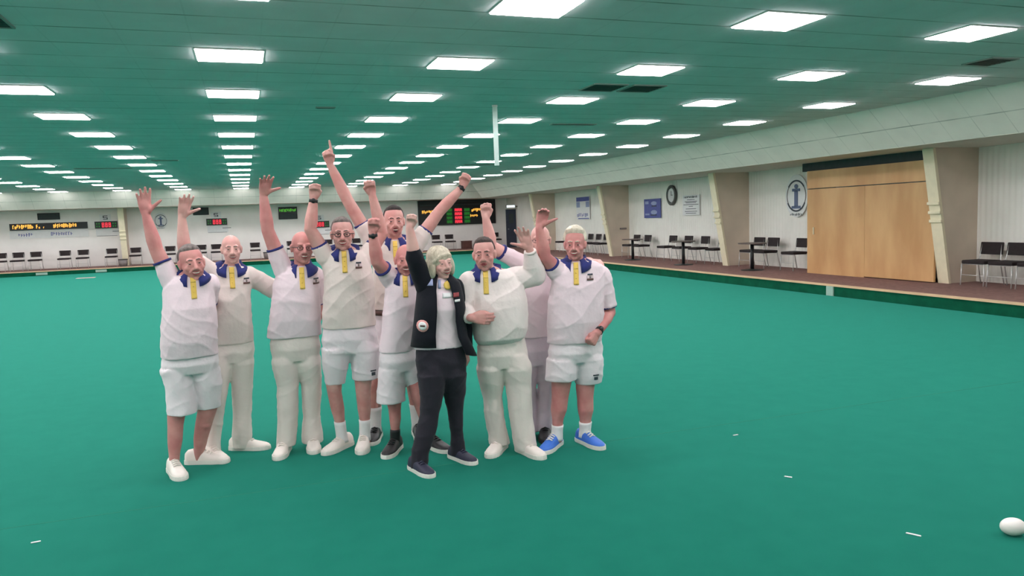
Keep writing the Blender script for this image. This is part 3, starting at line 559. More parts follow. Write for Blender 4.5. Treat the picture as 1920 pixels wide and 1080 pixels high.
PEOPLE = json.loads(r'''[{"key": "p1", "hs": 1.08, "hyaw": 12, "hroll": 6, "lw": "short", "shirt": [[-0.441, 6.03, 0.861, 0.198, 0.165], [-0.437, 6.03, 0.969, 0.198, 0.175], [-0.428, 6.03, 1.107, 0.194, 0.18], [-0.42, 6.03, 1.226, 0.186, 0.17], [-0.421, 6.03, 1.325, 0.179, 0.15], [-0.415, 6.03, 1.404, 0.168, 0.125], [-0.402, 6.03, 1.454, 0.136, 0.1], [-0.383, 6.03, 1.493, 0.08, 0.075]], "waist": [-0.434, 6.03, 0.908, 0.194, 0.15], "crotch": 0.705, "head": [-0.378, 5.99, 1.545], "ra": [[-0.526, 6.03, 1.418], [-0.612, 6.03, 1.657], [-0.661, 6.03, 1.905], [-0.671, 6.03, 2.103]], "la": [[-0.272, 6.08, 1.383], [-0.304, 6.23, 1.177], [-0.38, 6.28, 1.094], [-0.432, 6.28, 1.015]], "legs": [{"g": [-0.606, 6.008, 0.0], "a": 12, "cl": [[-0.541, 6.027, 0.779, 0.108], [-0.526, 6.024, 0.658, 0.099], [-0.523, 6.021, 0.537, 0.103], [-0.524, 6.019, 0.437, 0.105]], "sock": 0, "sk": [[-0.525, 6.023, 0.597, 0.079], [-0.561, 6.019, 0.441, 0.065], [-0.574, 6.017, 0.355, 0.056], [-0.586, 6.014, 0.231, 0.052], [-0.596, 6.012, 0.144, 0.04], [-0.6, 6.01, 0.08, 0.036], [-0.604, 6.009, 0.032, 0.038]]}, {"g": [-0.453, 6.179, 0.0], "a": 68, "cl": [[-0.348, 6.054, 0.755, 0.105], [-0.334, 6.075, 0.627, 0.104], [-0.34, 6.106, 0.439, 0.086]], "sock": 0, "sk": [[-0.331, 6.086, 0.563, 0.082], [-0.353, 6.109, 0.424, 0.071], [-0.382, 6.124, 0.332, 0.064], [-0.415, 6.145, 0.206, 0.054], [-0.433, 6.16, 0.112, 0.041], [-0.44, 6.167, 0.069, 0.038], [-0.444, 6.174, 0.025, 0.04]]}]}, {"key": "p2", "hs": 0.93, "hyaw": 4, "hroll": 0, "lw": "long", "shirt": [[-0.148, 6.38, 0.884, 0.161, 0.14], [-0.144, 6.38, 1.064, 0.153, 0.15], [-0.139, 6.38, 1.235, 0.151, 0.15], [-0.127, 6.38, 1.361, 0.162, 0.14], [-0.118, 6.38, 1.437, 0.15, 0.12], [-0.115, 6.38, 1.484, 0.115, 0.1], [-0.117, 6.38, 1.522, 0.067, 0.07]], "waist": [-0.139, 6.38, 0.926, 0.155, 0.13], "crotch": 0.703, "head": [-0.106, 6.34, 1.624], "ra": [[-0.253, 6.38, 1.441], [-0.447, 6.33, 1.607], [-0.446, 6.33, 1.886], [-0.393, 6.28, 2.069]], "la": [[0.007, 6.38, 1.409], [0.19, 6.48, 1.286], [0.417, 6.5, 1.239], [0.522, 6.53, 1.212]], "legs": [{"g": [-0.361, 6.278, 0.0], "a": 25, "cl": [[-0.236, 6.358, 0.732, 0.094], [-0.266, 6.34, 0.567, 0.075], [-0.306, 6.313, 0.319, 0.059], [-0.338, 6.29, 0.114, 0.054], [-0.351, 6.279, 0.007, 0.064]], "sock": 0}, {"g": [-0.14, 6.413, 0.0], "a": 66, "cl": [[-0.098, 6.388, 0.713, 0.104], [-0.099, 6.394, 0.538, 0.083], [-0.116, 6.404, 0.274, 0.071], [-0.124, 6.409, 0.119, 0.077], [-0.129, 6.413, 0.016, 0.071]], "sock": 0}]}, {"key": "p3", "hs": 1.05, "hyaw": 10, "hroll": -3, "lw": "long", "shirt": [[0.317, 6.17, 0.925, 0.207, 0.15], [0.327, 6.17, 1.06, 0.196, 0.165], [0.342, 6.17, 1.22, 0.182, 0.165], [0.356, 6.17, 1.346, 0.176, 0.15], [0.374, 6.17, 1.421, 0.158, 0.125], [0.388, 6.17, 1.467, 0.117, 0.1], [0.406, 6.17, 1.5, 0.069, 0.075]], "waist": [0.323, 6.17, 0.958, 0.195, 0.14], "crotch": 0.703, "head": [0.418, 6.13, 1.618], "ra": [[0.269, 6.17, 1.444], [0.169, 6.14, 1.765], [0.154, 6.14, 2.035], [0.184, 6.04, 2.174]], "la": [[0.506, 6.22, 1.389], [0.536, 6.35, 1.125], [0.493, 6.37, 0.949], [0.467, 6.37, 0.862]], "legs": [{"g": [0.191, 6.191, 0.0], "a": -14, "cl": [[0.234, 6.176, 0.717, 0.105], [0.246, 6.179, 0.544, 0.083], [0.229, 6.185, 0.285, 0.077], [0.208, 6.189, 0.112, 0.079], [0.2, 6.19, 0.043, 0.079]], "sock": 0}, {"g": [0.419, 6.237, 0.0], "a": 0, "cl": [[0.408, 6.188, 0.698, 0.109], [0.432, 6.201, 0.519, 0.081], [0.42, 6.22, 0.253, 0.067], [0.414, 6.231, 0.096, 0.086], [0.413, 6.235, 0.037, 0.084]], "sock": 0}]}, {"key": "p4", "hs": 1.05, "hyaw": 0, "hroll": 0, "lw": "short", "shirt": [[0.728, 6.0, 0.985, 0.211, 0.15], [0.735, 6.0, 1.196, 0.202, 0.155], [0.74, 6.0, 1.368, 0.193, 0.15], [0.734, 6.0, 1.473, 0.193, 0.14], [0.733, 6.0, 1.536, 0.18, 0.12], [0.734, 6.0, 1.582, 0.139, 0.1], [0.723, 6.0, 1.62, 0.074, 0.075]], "waist": [0.731, 6.0, 1.04, 0.206, 0.14], "crotch": 0.752, "head": [0.711, 5.96, 1.712], "ra": [[0.584, 6.0, 1.535], [0.474, 5.97, 1.762], [0.511, 5.97, 1.988], [0.536, 5.95, 2.163]], "la": [[0.883, 6.0, 1.52], [1.027, 6.02, 1.707], [0.963, 6.0, 2.011], [0.93, 5.97, 2.175]], "legs": [{"g": [0.646, 6.095, 0.0], "a": -42, "cl": [[0.629, 6.02, 0.833, 0.123], [0.61, 6.034, 0.684, 0.103], [0.601, 6.048, 0.536, 0.076]], "sock": 0.12, "sk": [[0.592, 6.036, 0.664, 0.082], [0.591, 6.047, 0.542, 0.064], [0.591, 6.054, 0.467, 0.056], [0.61, 6.066, 0.328, 0.054], [0.622, 6.076, 0.219, 0.04], [0.63, 6.085, 0.12, 0.038], [0.639, 6.093, 0.028, 0.046]]}, {"g": [0.802, 6.051, 0.0], "a": -6, "cl": [[0.832, 6.011, 0.817, 0.13], [0.842, 6.017, 0.685, 0.114], [0.841, 6.024, 0.554, 0.106]], "sock": 0.12, "sk": [[0.828, 6.019, 0.643, 0.088], [0.819, 6.024, 0.548, 0.07], [0.815, 6.028, 0.469, 0.061], [0.816, 6.036, 0.31, 0.053], [0.816, 6.041, 0.204, 0.04], [0.811, 6.046, 0.106, 0.038], [0.807, 6.05, 0.017, 0.047]]}]}, {"key": "p5", "hs": 1.06, "hyaw": 5, "hroll": 0, "lw": "short", "shirt": [[1.174, 6.32, 1.072, 0.208, 0.14], [1.18, 6.32, 1.24, 0.21, 0.15], [1.185, 6.32, 1.42, 0.205, 0.15], [1.183, 6.32, 1.532, 0.203, 0.14], [1.188, 6.32, 1.59, 0.187, 0.12], [1.192, 6.32, 1.635, 0.135, 0.095], [1.188, 6.32, 1.671, 0.076, 0.07]], "waist": [1.172, 6.32, 1.023, 0.199, 0.13], "crotch": 0.75, "head": [1.178, 6.28, 1.796], "ra": [[1.014, 6.32, 1.589], [0.812, 6.32, 1.983], [0.687, 6.32, 2.274], [0.66, 6.3, 2.43]], "la": [[1.353, 6.32, 1.592], [1.574, 6.3, 1.873], [1.776, 6.27, 2.07], [1.835, 6.24, 2.216]], "legs": [{"g": [0.934, 6.25, 0.0], "a": -12, "cl": [[1.054, 6.304, 0.798, 0.105], [1.03, 6.295, 0.665, 0.098], [1.01, 6.285, 0.523, 0.096]], "sock": 0.16, "sk": [[1.015, 6.289, 0.576, 0.089], [0.962, 6.28, 0.447, 0.069], [0.942, 6.272, 0.337, 0.058], [0.936, 6.266, 0.247, 0.051], [0.934, 6.259, 0.144, 0.042], [0.931, 6.256, 0.091, 0.042], [0.932, 6.252, 0.036, 0.049]]}, {"g": [1.268, 6.154, 0.0], "a": 10, "cl": [[1.247, 6.282, 0.784, 0.114], [1.266, 6.26, 0.648, 0.107], [1.27, 6.237, 0.505, 0.105]], "sock": 0.16, "sk": [[1.269, 6.246, 0.558, 0.087], [1.272, 6.224, 0.425, 0.071], [1.272, 6.206, 0.314, 0.059], [1.274, 6.191, 0.225, 0.052], [1.27, 6.174, 0.123, 0.043], [1.27, 6.166, 0.07, 0.043], [1.267, 6.16, 0.035, 0.05]]}]}, {"key": "p6", "hs": 1.02, "hyaw": 2, "hroll": -4, "lw": "short", "shirt": [[1.059, 5.78, 0.802, 0.143, 0.145], [1.084, 5.78, 0.975, 0.135, 0.155], [1.105, 5.78, 1.161, 0.131, 0.155], [1.12, 5.78, 1.285, 0.127, 0.145], [1.131, 5.78, 1.351, 0.118, 0.12], [1.143, 5.78, 1.391, 0.092, 0.1], [1.151, 5.78, 1.42, 0.06, 0.07]], "waist": [1.065, 5.78, 0.839, 0.139, 0.135], "crotch": 0.621, "head": [1.152, 5.74, 1.496], "ra": [[1.042, 5.78, 1.356], [0.919, 5.66, 1.507], [0.891, 5.62, 1.716], [0.904, 5.58, 1.864]], "la": [[1.23, 5.81, 1.326], [1.273, 5.9, 1.095], [1.29, 5.9, 0.9], [1.302, 5.9, 0.791]], "legs": [{"g": [1.018, 5.837, 0.0], "a": -20, "cl": [[1.022, 5.792, 0.664, 0.108], [1.006, 5.803, 0.516, 0.11], [0.996, 5.811, 0.396, 0.113]], "sock": 0.07, "sk": [[1.021, 5.803, 0.514, 0.079], [1.02, 5.811, 0.385, 0.057], [1.022, 5.816, 0.319, 0.048], [1.023, 5.82, 0.254, 0.046], [1.02, 5.826, 0.167, 0.034], [1.017, 5.832, 0.08, 0.034], [1.019, 5.836, 0.022, 0.042]]}, {"g": [1.29, 5.782, 0.0], "a": 35, "cl": [[1.139, 5.781, 0.654, 0.086], [1.187, 5.781, 0.501, 0.057], [1.208, 5.781, 0.4, 0.053]], "sock": 0.07, "sk": [[1.197, 5.781, 0.499, 0.076], [1.214, 5.781, 0.391, 0.058], [1.228, 5.781, 0.324, 0.049], [1.254, 5.782, 0.235, 0.047], [1.271, 5.782, 0.146, 0.034], [1.285, 5.782, 0.07, 0.035], [1.287, 5.782, 0.027, 0.043]]}]}, {"key": "p7", "hs": 0.95, "hyaw": 28, "hroll": 5, "lw": "long", "shirt": [[1.276, 5.29, 0.881, 0.19, 0.125], [1.276, 5.29, 0.983, 0.178, 0.13], [1.286, 5.29, 1.08, 0.172, 0.14], [1.296, 5.29, 1.164, 0.17, 0.155], [1.297, 5.29, 1.242, 0.159, 0.14], [1.296, 5.29, 1.3, 0.151, 0.115], [1.3, 5.29, 1.35, 0.134, 0.1], [1.301, 5.29, 1.384, 0.094, 0.08], [1.303, 5.29, 1.411, 0.053, 0.06]], "waist": [1.28, 5.29, 0.905, 0.186, 0.12], "crotch": 0.631, "head": [1.303, 5.25, 1.49], "ra": [[1.195, 5.29, 1.325], [1.107, 5.21, 1.547], [1.075, 5.17, 1.749], [1.099, 5.15, 1.872]], "la": [[1.413, 5.31, 1.302], [1.484, 5.37, 1.07], [1.499, 5.37, 0.833], [1.504, 5.35, 0.687]], "legs": [{"g": [1.063, 5.273, 0.0], "a": 30, "cl": [[1.207, 5.286, 0.697, 0.108], [1.205, 5.283, 0.54, 0.087], [1.182, 5.28, 0.406, 0.071], [1.144, 5.278, 0.265, 0.075], [1.097, 5.275, 0.121, 0.063], [1.08, 5.273, 0.017, 0.062]], "sock": 0}, {"g": [1.403, 5.404, 0.0], "a": 38, "cl": [[1.359, 5.319, 0.675, 0.119], [1.385, 5.341, 0.508, 0.079], [1.392, 5.359, 0.362, 0.055], [1.4, 5.379, 0.205, 0.045], [1.41, 5.394, 0.085, 0.056], [1.411, 5.4, 0.033, 0.058]], "sock": 0}]}, {"key": "p8", "hs": 1.02, "hyaw": -6, "hroll": 3, "lw": "long", "shirt": [[1.753, 5.37, 0.867, 0.165, 0.135], [1.76, 5.37, 0.903, 0.195, 0.155], [1.765, 5.37, 0.984, 0.21, 0.17], [1.765, 5.37, 1.093, 0.213, 0.17], [1.759, 5.37, 1.195, 0.211, 0.165], [1.746, 5.37, 1.296, 0.214, 0.15], [1.721, 5.37, 1.366, 0.199, 0.125], [1.711, 5.37, 1.411, 0.146, 0.1], [1.68, 5.37, 1.444, 0.069, 0.075]], "waist": [1.775, 5.37, 0.91, 0.185, 0.135], "crotch": 0.641, "head": [1.656, 5.33, 1.53], "ra": [[1.553, 5.37, 1.328], [1.473, 5.35, 1.129], [1.484, 5.17, 1.093], [1.576, 5.13, 1.083]], "la": [[1.88, 5.37, 1.332], [2.052, 5.32, 1.354], [1.985, 5.25, 1.556], [1.901, 5.22, 1.749]], "legs": [{"g": [1.775, 5.486, 0.0], "a": -22, "cl": [[1.696, 5.403, 0.666, 0.115], [1.707, 5.433, 0.431, 0.075], [1.724, 5.452, 0.278, 0.075], [1.757, 5.472, 0.121, 0.078], [1.768, 5.481, 0.045, 0.085]], "sock": 0}, {"g": [1.92, 5.327, 0.0], "a": 36, "cl": [[1.878, 5.358, 0.656, 0.121], [1.895, 5.353, 0.543, 0.097], [1.903, 5.341, 0.283, 0.089], [1.918, 5.333, 0.116, 0.087], [1.928, 5.328, 0.024, 0.085]], "sock": 0}]}, {"key": "p9", "hs": 1.0, "hyaw": -4, "hroll": 0, "lw": "long", "shirt": [[2.204, 5.73, 0.828, 0.187, 0.14], [2.215, 5.73, 0.999, 0.192, 0.15], [2.224, 5.73, 1.13, 0.187, 0.15], [2.241, 5.73, 1.304, 0.175, 0.14], [2.251, 5.73, 1.382, 0.159, 0.12], [2.261, 5.73, 1.434, 0.121, 0.1], [2.271, 5.73, 1.473, 0.065, 0.07]], "waist": [2.215, 5.73, 0.867, 0.178, 0.13], "crotch": 0.566, "head": [2.246, 5.69, 1.605], "ra": [[2.129, 5.73, 1.398], [1.836, 5.7, 1.576], [1.789, 5.68, 1.796], [1.795, 5.68, 1.946]], "la": [[2.402, 5.78, 1.371], [2.562, 5.75, 1.351], [2.554, 5.45, 1.435], [2.598, 5.31, 1.435]], "legs": [{"g": [2.096, 5.712, 0.0], "a": -10, "cl": [[2.109, 5.725, 0.612, 0.093], [2.11, 5.721, 0.435, 0.065], [2.108, 5.715, 0.168, 0.065], [2.103, 5.713, 0.044, 0.075]], "sock": 0}, {"g": [2.224, 5.666, 0.0], "a": 2, "cl": [[2.272, 5.71, 0.598, 0.104], [2.259, 5.697, 0.423, 0.068], [2.24, 5.681, 0.205, 0.064], [2.225, 5.675, 0.119, 0.073], [2.218, 5.669, 0.049, 0.075]], "sock": 0}]}, {"key": "p10", "hs": 1.0, "hyaw": -6, "hroll": 0, "lw": "short", "shirt": [[2.36, 5.32, 0.825, 0.212, 0.16], [2.366, 5.32, 0.991, 0.221, 0.175], [2.372, 5.32, 1.136, 0.214, 0.17], [2.391, 5.32, 1.259, 0.211, 0.15], [2.405, 5.32, 1.354, 0.214, 0.13], [2.415, 5.32, 1.407, 0.187, 0.11], [2.409, 5.32, 1.444, 0.126, 0.09], [2.398, 5.32, 1.469, 0.083, 0.07]], "waist": [2.368, 5.32, 0.857, 0.214, 0.15], "crotch": 0.64, "head": [2.367, 5.28, 1.574], "ra": [[2.236, 5.32, 1.371], [2.114, 5.27, 1.494], [2.063, 5.24, 1.712], [2.103, 5.22, 1.868]], "la": [[2.6, 5.32, 1.317], [2.657, 5.3, 1.03], [2.483, 5.15, 0.912], [2.377, 5.1, 0.806]], "legs": [{"g": [2.193, 5.375, 0.0], "a": -25, "cl": [[2.26, 5.331, 0.698, 0.121], [2.251, 5.338, 0.58, 0.121], [2.248, 5.342, 0.529, 0.123]], "sock": 0.07, "sk": [[2.255, 5.338, 0.58, 0.099], [2.245, 5.345, 0.474, 0.074], [2.236, 5.35, 0.389, 0.065], [2.226, 5.357, 0.291, 0.063], [2.217, 5.361, 0.219, 0.045], [2.212, 5.367, 0.133, 0.038], [2.202, 5.373, 0.034, 0.045]]}, {"g": [2.435, 5.35, 0.0], "a": 36, "cl": [[2.462, 5.326, 0.679, 0.128], [2.472, 5.33, 0.559, 0.113], [2.476, 5.333, 0.485, 0.104]], "sock": 0.07, "sk": [[2.46, 5.33, 0.56, 0.096], [2.445, 5.334, 0.454, 0.073], [2.444, 5.337, 0.368, 0.064], [2.447, 5.341, 0.268, 0.062], [2.446, 5.344, 0.195, 0.046], [2.441, 5.347, 0.108, 0.039], [2.435, 5.35, 0.026, 0.046]]}]}]''')

# ------------------------------------------------------------------ people
def skin(name, c, c2): return mat(name, c, .55, col2=c2, vscale=9, bump=.1, bscale=180, spec=.35, subs=.08, detail=3)
SKIN = skin('skin', srgb(210, 160, 152), srgb(197, 138, 132))
SKIN_PALE = skin('pale_skin', srgb(222, 176, 166), srgb(208, 154, 148))
SKIN_RED = skin('ruddy_skin', srgb(206, 146, 140), srgb(192, 124, 122))
TEETH = mat('teeth', srgb(236, 228, 214), .3)
LIPS = mat('lips', srgb(150, 70, 72), .5)
MOUTHM = mat('mouth_dark', srgb(70, 24, 28), .6)
EYEW = mat('eye_white', srgb(190, 180, 175), .3)
IRIS = mat('iris', srgb(40, 34, 34), .3)
def hairm(n, a, b2): return mat(n, a, .7, col2=b2, vscale=40, bump=.6, bscale=160, stretch=(1, 1, .3))
H_GREY = hairm('grey_hair', srgb(128, 116, 112), srgb(96, 86, 84))
H_DARK = hairm('dark_hair', srgb(50, 38, 36), srgb(32, 24, 24))
H_BROWN = hairm('brown_hair', srgb(72, 56, 52), srgb(48, 38, 36))
H_WHITE = hairm('white_hair', srgb(226, 218, 200), srgb(196, 186, 166))
H_SILVER = hairm('silver_blond_hair', srgb(214, 204, 184), srgb(180, 168, 146))
def cloth(n, c, b_=.35): return mat(n, c, .85, var=.03, vscale=6, bump=b_, bscale=38, spec=.15, sheen=.08, bdist=.006)
POLO = cloth('white_polo', srgb(228, 210, 216)); POLO2 = cloth('cream_polo', srgb(222, 208, 202)); KNIT = cloth('white_knit', srgb(228, 217, 213), .5)
SHORTS = cloth('white_shorts', srgb(232, 221, 225)); TROUS = cloth('cream_trousers', srgb(221, 211, 204)); TROUS2 = cloth('pale_grey_trousers', srgb(200, 187, 196))
NAVYJ = cloth('navy_jacket', srgb(22, 24, 32)); CHARC = cloth('charcoal_trousers', srgb(44, 42, 50)); NAVY = cloth('navy_trim', srgb(48, 54, 112)); YEL = cloth('yellow_placket', srgb(224, 190, 98))
SHOEW = mat('white_leather', srgb(232, 222, 214), .5, var=.04); SHOEK = mat('black_leather', srgb(28, 27, 30), .5, var=.1); SHOEB = mat('blue_mesh', srgb(58, 112, 206), .55, var=.08); SHOEN = mat('navy_mesh', srgb(40, 40, 62), .6, var=.1)
SOCKW = cloth('white_sock', srgb(224, 222, 222)); SOLEW = mat('white_sole', srgb(226, 222, 214), .6); SOLEK = mat('black_sole', srgb(30, 30, 32), .7)
BELT = mat('brown_leather', srgb(84, 52, 46), .5); STRAPB = mat('black_strap', srgb(18, 18, 22), .5); GLASSM = mat('spectacle_frame', srgb(48, 36, 38), .4); PINKP = mat('pink_badge', srgb(226, 160, 156), .5); REDP = mat('dull_red_patch', srgb(140, 52, 56), .6)

def nz(p, s): return noise.noise(Vector(p)*s)
def folds(seed, amp, zs=1.0):
    off = Vector((seed*3.7, seed*1.3, seed*2.1)); tilt = (-1)**seed
    def f(co):
        p = co+off
        u = p.x*.8+tilt*p.z*.5; w_ = p.z*.8-tilt*p.x*.5
        a = noise.noise(Vector((p.x*5, p.y*5, p.z*2.2)))                      # long drapes
        r1 = 1-abs(noise.noise(Vector((u*9, p.y*4, w_*3.2)))*2.2)             # soft creases running down
        r2 = 1-abs(noise.noise(Vector((u*3.5, p.y*4, w_*11+3)))*2.4)          # creases running across
        return amp*(a*.9+max(0, r1)**2*.36+max(0, r2)**2*.42*zs-.25)
    return f
def lerp(a, b2, t): return a+(b2-a)*t

def hand(mb, w, tip, kind, side, s=1.05, toward=None):
    """w wrist, tip fingertip target, side = vector towards the thumb, palm faces 'toward'"""
    w = Vector(w); d = (Vector(tip)-w).normalized(); nrm = Vector(toward or (-w.x, -w.y, 0)).normalized()
    nrm = (nrm-d*nrm.dot(d)).normalized(); t = Vector(side); t = (t-d*t.dot(d)-nrm*t.dot(nrm)).normalized()
    offs = (.030, .0105, -.0095, -.028); ln = (.072, .080, .075, .058); base = (.088, .092, .089, .080)
    curl = {'open': (.12, .12, .1), 'curl': (.75, .6, .4), 'relaxed': (.5, .5, .35), 'fist': (1.45, 1.6, 1.1), 'point': (1.4, 1.5, 1.1)}[kind]
    for k in range(4):
        m = w+(d*base[k]+t*offs[k])*s
        mb.limb([w+(d*.01+t*offs[k]*.55)*s, m], [.0155*s, .0128*s], 10)
        cu = curl
        if kind == 'point' and k == 0: cu = (.05, .05, .05)
        if kind == 'open': cu = tuple(c*(1+.35*k) for c in curl)
        sp = {'open': .13, 'curl': .05, 'relaxed': .04}.get(kind, 0)*(1.5-k)
        a = 0; p = m; pts = [p]
        dd = (d+t*sp).normalized()
        for q, fr in enumerate((.46, .31, .25)):
            a += cu[q]; p = p+(dd*cos(a)+nrm*sin(a))*(ln[k]*fr*s); pts.append(p)
        mb.limb(pts, [.0105*s, .0096*s, .0088*s, .0078*s], 10)
    mb.ell(w+(d*.05+nrm*.004)*s, (.038*s, .046*s, .0155*s), (t, d, nrm), 16, 10)
    mb.ell(w+(d*.03+t*.022+nrm*.01)*s, (.017*s, .03*s, .016*s), (t, d, nrm), 12, 8)
    tb = w+(d*.024+t*.026)*s
    if kind in ('fist', 'point'):
        pts = [tb, tb+(d*.03+t*.014+nrm*.018)*s, tb+(d*.05-t*.004+nrm*.034)*s, tb+(d*.05-t*.03+nrm*.040)*s]
    elif kind == 'relaxed':
        pts = [tb, tb+(d*.028+t*.016+nrm*.006)*s, tb+(d*.056+t*.018+nrm*.014)*s, tb+(d*.078+t*.014+nrm*.02)*s]
    else:
        pts = [tb, tb+(d*.022+t*.024+nrm*.004)*s, tb+(d*.042+t*.05+nrm*.008)*s, tb+(d*.058+t*.072+nrm*.01)*s]
    mb.limb(pts, [.015*s, .0125*s, .011*s, .0085*s], 10)

def head_frame(p, yaw, roll, pitch=0):
    f = Vector((-p[0], -p[1], 0)).normalized(); f = Matrix.Rotation(radians(yaw), 3, 'Z') @ f
    u = Vector((0, 0, 1)); r = u.cross(f)
    M = Matrix.Rotation(radians(roll), 3, f) @ Matrix.Rotation(radians(pitch), 3, r)
    return M @ r, M @ f, M @ u
class HF:
    def __init__(s, c, yaw, roll, sc, pitch=0): s.c = Vector(c); s.r, s.f, s.u = head_frame(c, yaw, roll, pitch); s.s = sc
    def P(s, x, y, z): return s.c+(s.r*x+s.f*y+s.u*z)*s.s
    def E(s, mb, c, r, nu=20, nv=12): mb.ell(s.P(*c), tuple(q*s.s for q in r), (s.r, s.f, s.u), nu, nv)
    def V(s, v): return s.c+(s.r*v[0]+s.f*v[1]+s.u*v[2])*s.s
def head_skin(mb, H, fat=1.0, jaw=1.0):
    H.E(mb, (0, -.014, .036), (.076, .094, .086), 28, 18)
    H.E(mb, (0, .018, -.028), (.063*fat, .070, .084), 24, 16)
    H.E(mb, (0, .026, -.072), (.052*fat*jaw, .052, .040), 20, 12)
    H.E(mb, (0, .058, -.098), (.024, .020, .018))
    for s_ in (-1, 1):
        H.E(mb, (s_*.040*fat, .056, -.028), (.024, .025, .021)); H.E(mb, (s_*.028, .074, .026), (.027, .014, .0095))
        H.E(mb, (s_*.031, .0795, .0100), (.0165, .0078, .0052), 12, 8); H.E(mb, (s_*.031, .0775, -.0065), (.0175, .009, .0062), 12, 8); mb.limb([H.P(s_*.016, .088, -.035), H.P(s_*.036, .072, -.056)], [.008*H.s, .009*H.s], 8)
        H.E(mb, (s_*.078, -.006, -.004), (.009, .021, .033)); H.E(mb, (s_*.082, -.012, .004), (.009, .014, .024)); H.E(mb, (s_*.012, .098, -.034), (.0095, .0105, .0085), 12, 8)
    mb.limb([H.P(0, .082, .016), H.P(0, .097, -.008), H.P(0, .108, -.028)], [.0095*H.s, .0115*H.s, .0145*H.s], 12)
    H.E(mb, (0, .074, -.060), (.033, .014, .026))
def face_parts(H, body, mouth='smile', brow=None, glasses=None):
    for s_ in (-1, 1):
        b = MB(); H.E(b, (s_*.031, .0798, .0025), (.0125, .0070, .0034), 14, 10); e = b.out('eye', EYEW, body, True)
        b = MB(); H.E(b, (s_*.031, .0848, .0022), (.0085, .0034, .0034), 12, 8); b.out('iris', IRIS, e, True)
        if brow:
            b = MB(); b.limb([H.P(s_*.013, .0885, .0275), H.P(s_*.030, .0875, .0305), H.P(s_*.049, .076, .0215)], [.003*H.s, .004*H.s, .0028*H.s], 8); b.out('eyebrow', brow, body, True)
    w, up_, dn = {'smile': (.034, .002, .020), 'open': (.025, .010, .026), 'closed': (.026, .0, .003), 'talk': (.023, .003, .008)}[mouth]
    zc = -.060; lift = .010 if mouth == 'smile' else .0
    yy = lambda x: .0905-20*x*x
    arc = lambda d, n=9: [H.P(w*(-1+2*i/(n-1)), yy(w*(-1+2*i/(n-1)))+.002, zc+lift-d*(1-(-1+2*i/(n-1))**2)) for i in range(n)]
    b = MB(); lo = arc(dn+.002); hi = arc(-up_+lift*.6); rr = [.0018, .0028, .0036, .004, .0042, .004, .0036, .0028, .0018]
    b.tube(lo, [q*H.s*1.15 for q in rr], 8); b.tube(hi, [q*H.s*.9 for q in rr], 8); b.tube([lo[0], hi[0]], .002*H.s, 8); b.tube([lo[-1], hi[-1]], .002*H.s, 8); m = b.out('lips', LIPS, body, True)
    b = MB(); n = 9; vs = [p-H.f*.003*H.s for p in lo]+[p-H.f*.003*H.s for p in hi]; back = [p-H.f*.012*H.s for p in vs]
    fs = [(i, i+1, n+i+1, n+i) for i in range(n-1)]; b.add(vs+back, fs+[tuple(2*n+q for q in reversed(f)) for f in fs]+[(i+1, i, 2*n+i, 2*n+i+1) for i in range(n-1)]+[(n+i, n+i+1, 3*n+i+1, 3*n+i) for i in range(n-1)]); b.out('mouth_inside', MOUTHM, m)
    if mouth in ('smile', 'open'):
        b = MB(); k = .0 if mouth == 'open' else .35
        tp = [hi[i].lerp(lo[i], .32)-H.f*.001 for i in range(1, 8)]; th = .0042 if mouth == 'smile' else .0040
        b.tube(tp, [th*H.s*q for q in (.5, .85, 1, 1, 1, .85, .5)], 8); b.out('teeth', TEETH, m, True)
    if glasses:
        b = MB()
        for s_ in (-1, 1):
            n = 20; pts = [H.P(s_*.032+.021*cos(2*pi*k/n), .094, .001+.0145*sin(2*pi*k/n)) for k in range(n+1)]
            b.tube(pts, .0018*H.s*glasses, 6, cap=False); b.tube([H.P(s_*.053, .092, .006), H.P(s_*.079, .06, .006), H.P(s_*.086, -.004, .004)], .002*H.s*glasses, 6)
        b.tube([H.P(-.011, .095, .006), H.P(.011, .095, .006)], .002*H.s, 6)
        o = b.out('glasses', GLASSM, body, True)
def hair_cap(H, body, style, m):
    """thick cap of hair whose edge dips under the skin at the hairline"""
    nu, nv = 64, 40; vs = []; fs = []
    c = (0, -.014, .036); R = (.076, .094, .086)
    def dens(x, y, z):
        ss = lambda e0, e1, v: max(0, min(1, (v-e0)/(e1-e0)))
        if style == 'full':  return min(1, max(ss(.42, .62, z-.25*max(0, y)), ss(-.12, -.3, y)*ss(-.75, -.55, z), ss(.25, .05, y)*ss(-.15, 0, z)))
        if style == 'short': return min(1, max(ss(.5, .68, z-.12*max(0, y)), ss(-.05, -.25, y)*ss(-.7, -.5, z), ss(.15, -.05, y)*ss(-.2, 0, z)))
        if style == 'receding': return min(1, max(ss(.25, .02, y)*ss(.0, .25, z)*ss(1.2, .9, z), ss(-.1, -.3, y)*ss(-.7, -.5, z), ss(.1, -.1, y)*ss(-.3, -.1, z)))
        return ss(.12, -.1, y)*ss(-.5, -.3, z)*ss(.42, .2, z)*.8
    thick = {'full': .36, 'short': .15, 'receding': .12, 'fringe': .08}[style]
    for j in range(nv+1):
        t = pi*j/nv
        for i in range(nu):
            a = 2*pi*i/nu; x, y, z = sin(t)*cos(a), sin(t)*sin(a), cos(t)
            dn = dens(x, y, z)
            k = .90+dn*(.10+thick*(.55+.45*z if z > 0 else .5))+dn*.035*nz((x*9, y*9, z*4), 1)
            vs.append(H.P(c[0]+R[0]*x*k, c[1]+R[1]*y*k, c[2]+R[2]*z*k))
    for j in range(nv):
        for i in range(nu):
            q = j*nu+i; q2 = j*nu+(i+1) % nu; fs.append((q, q+nu, q2+nu, q2))
    link('hair', vs, fs, m, body, True)
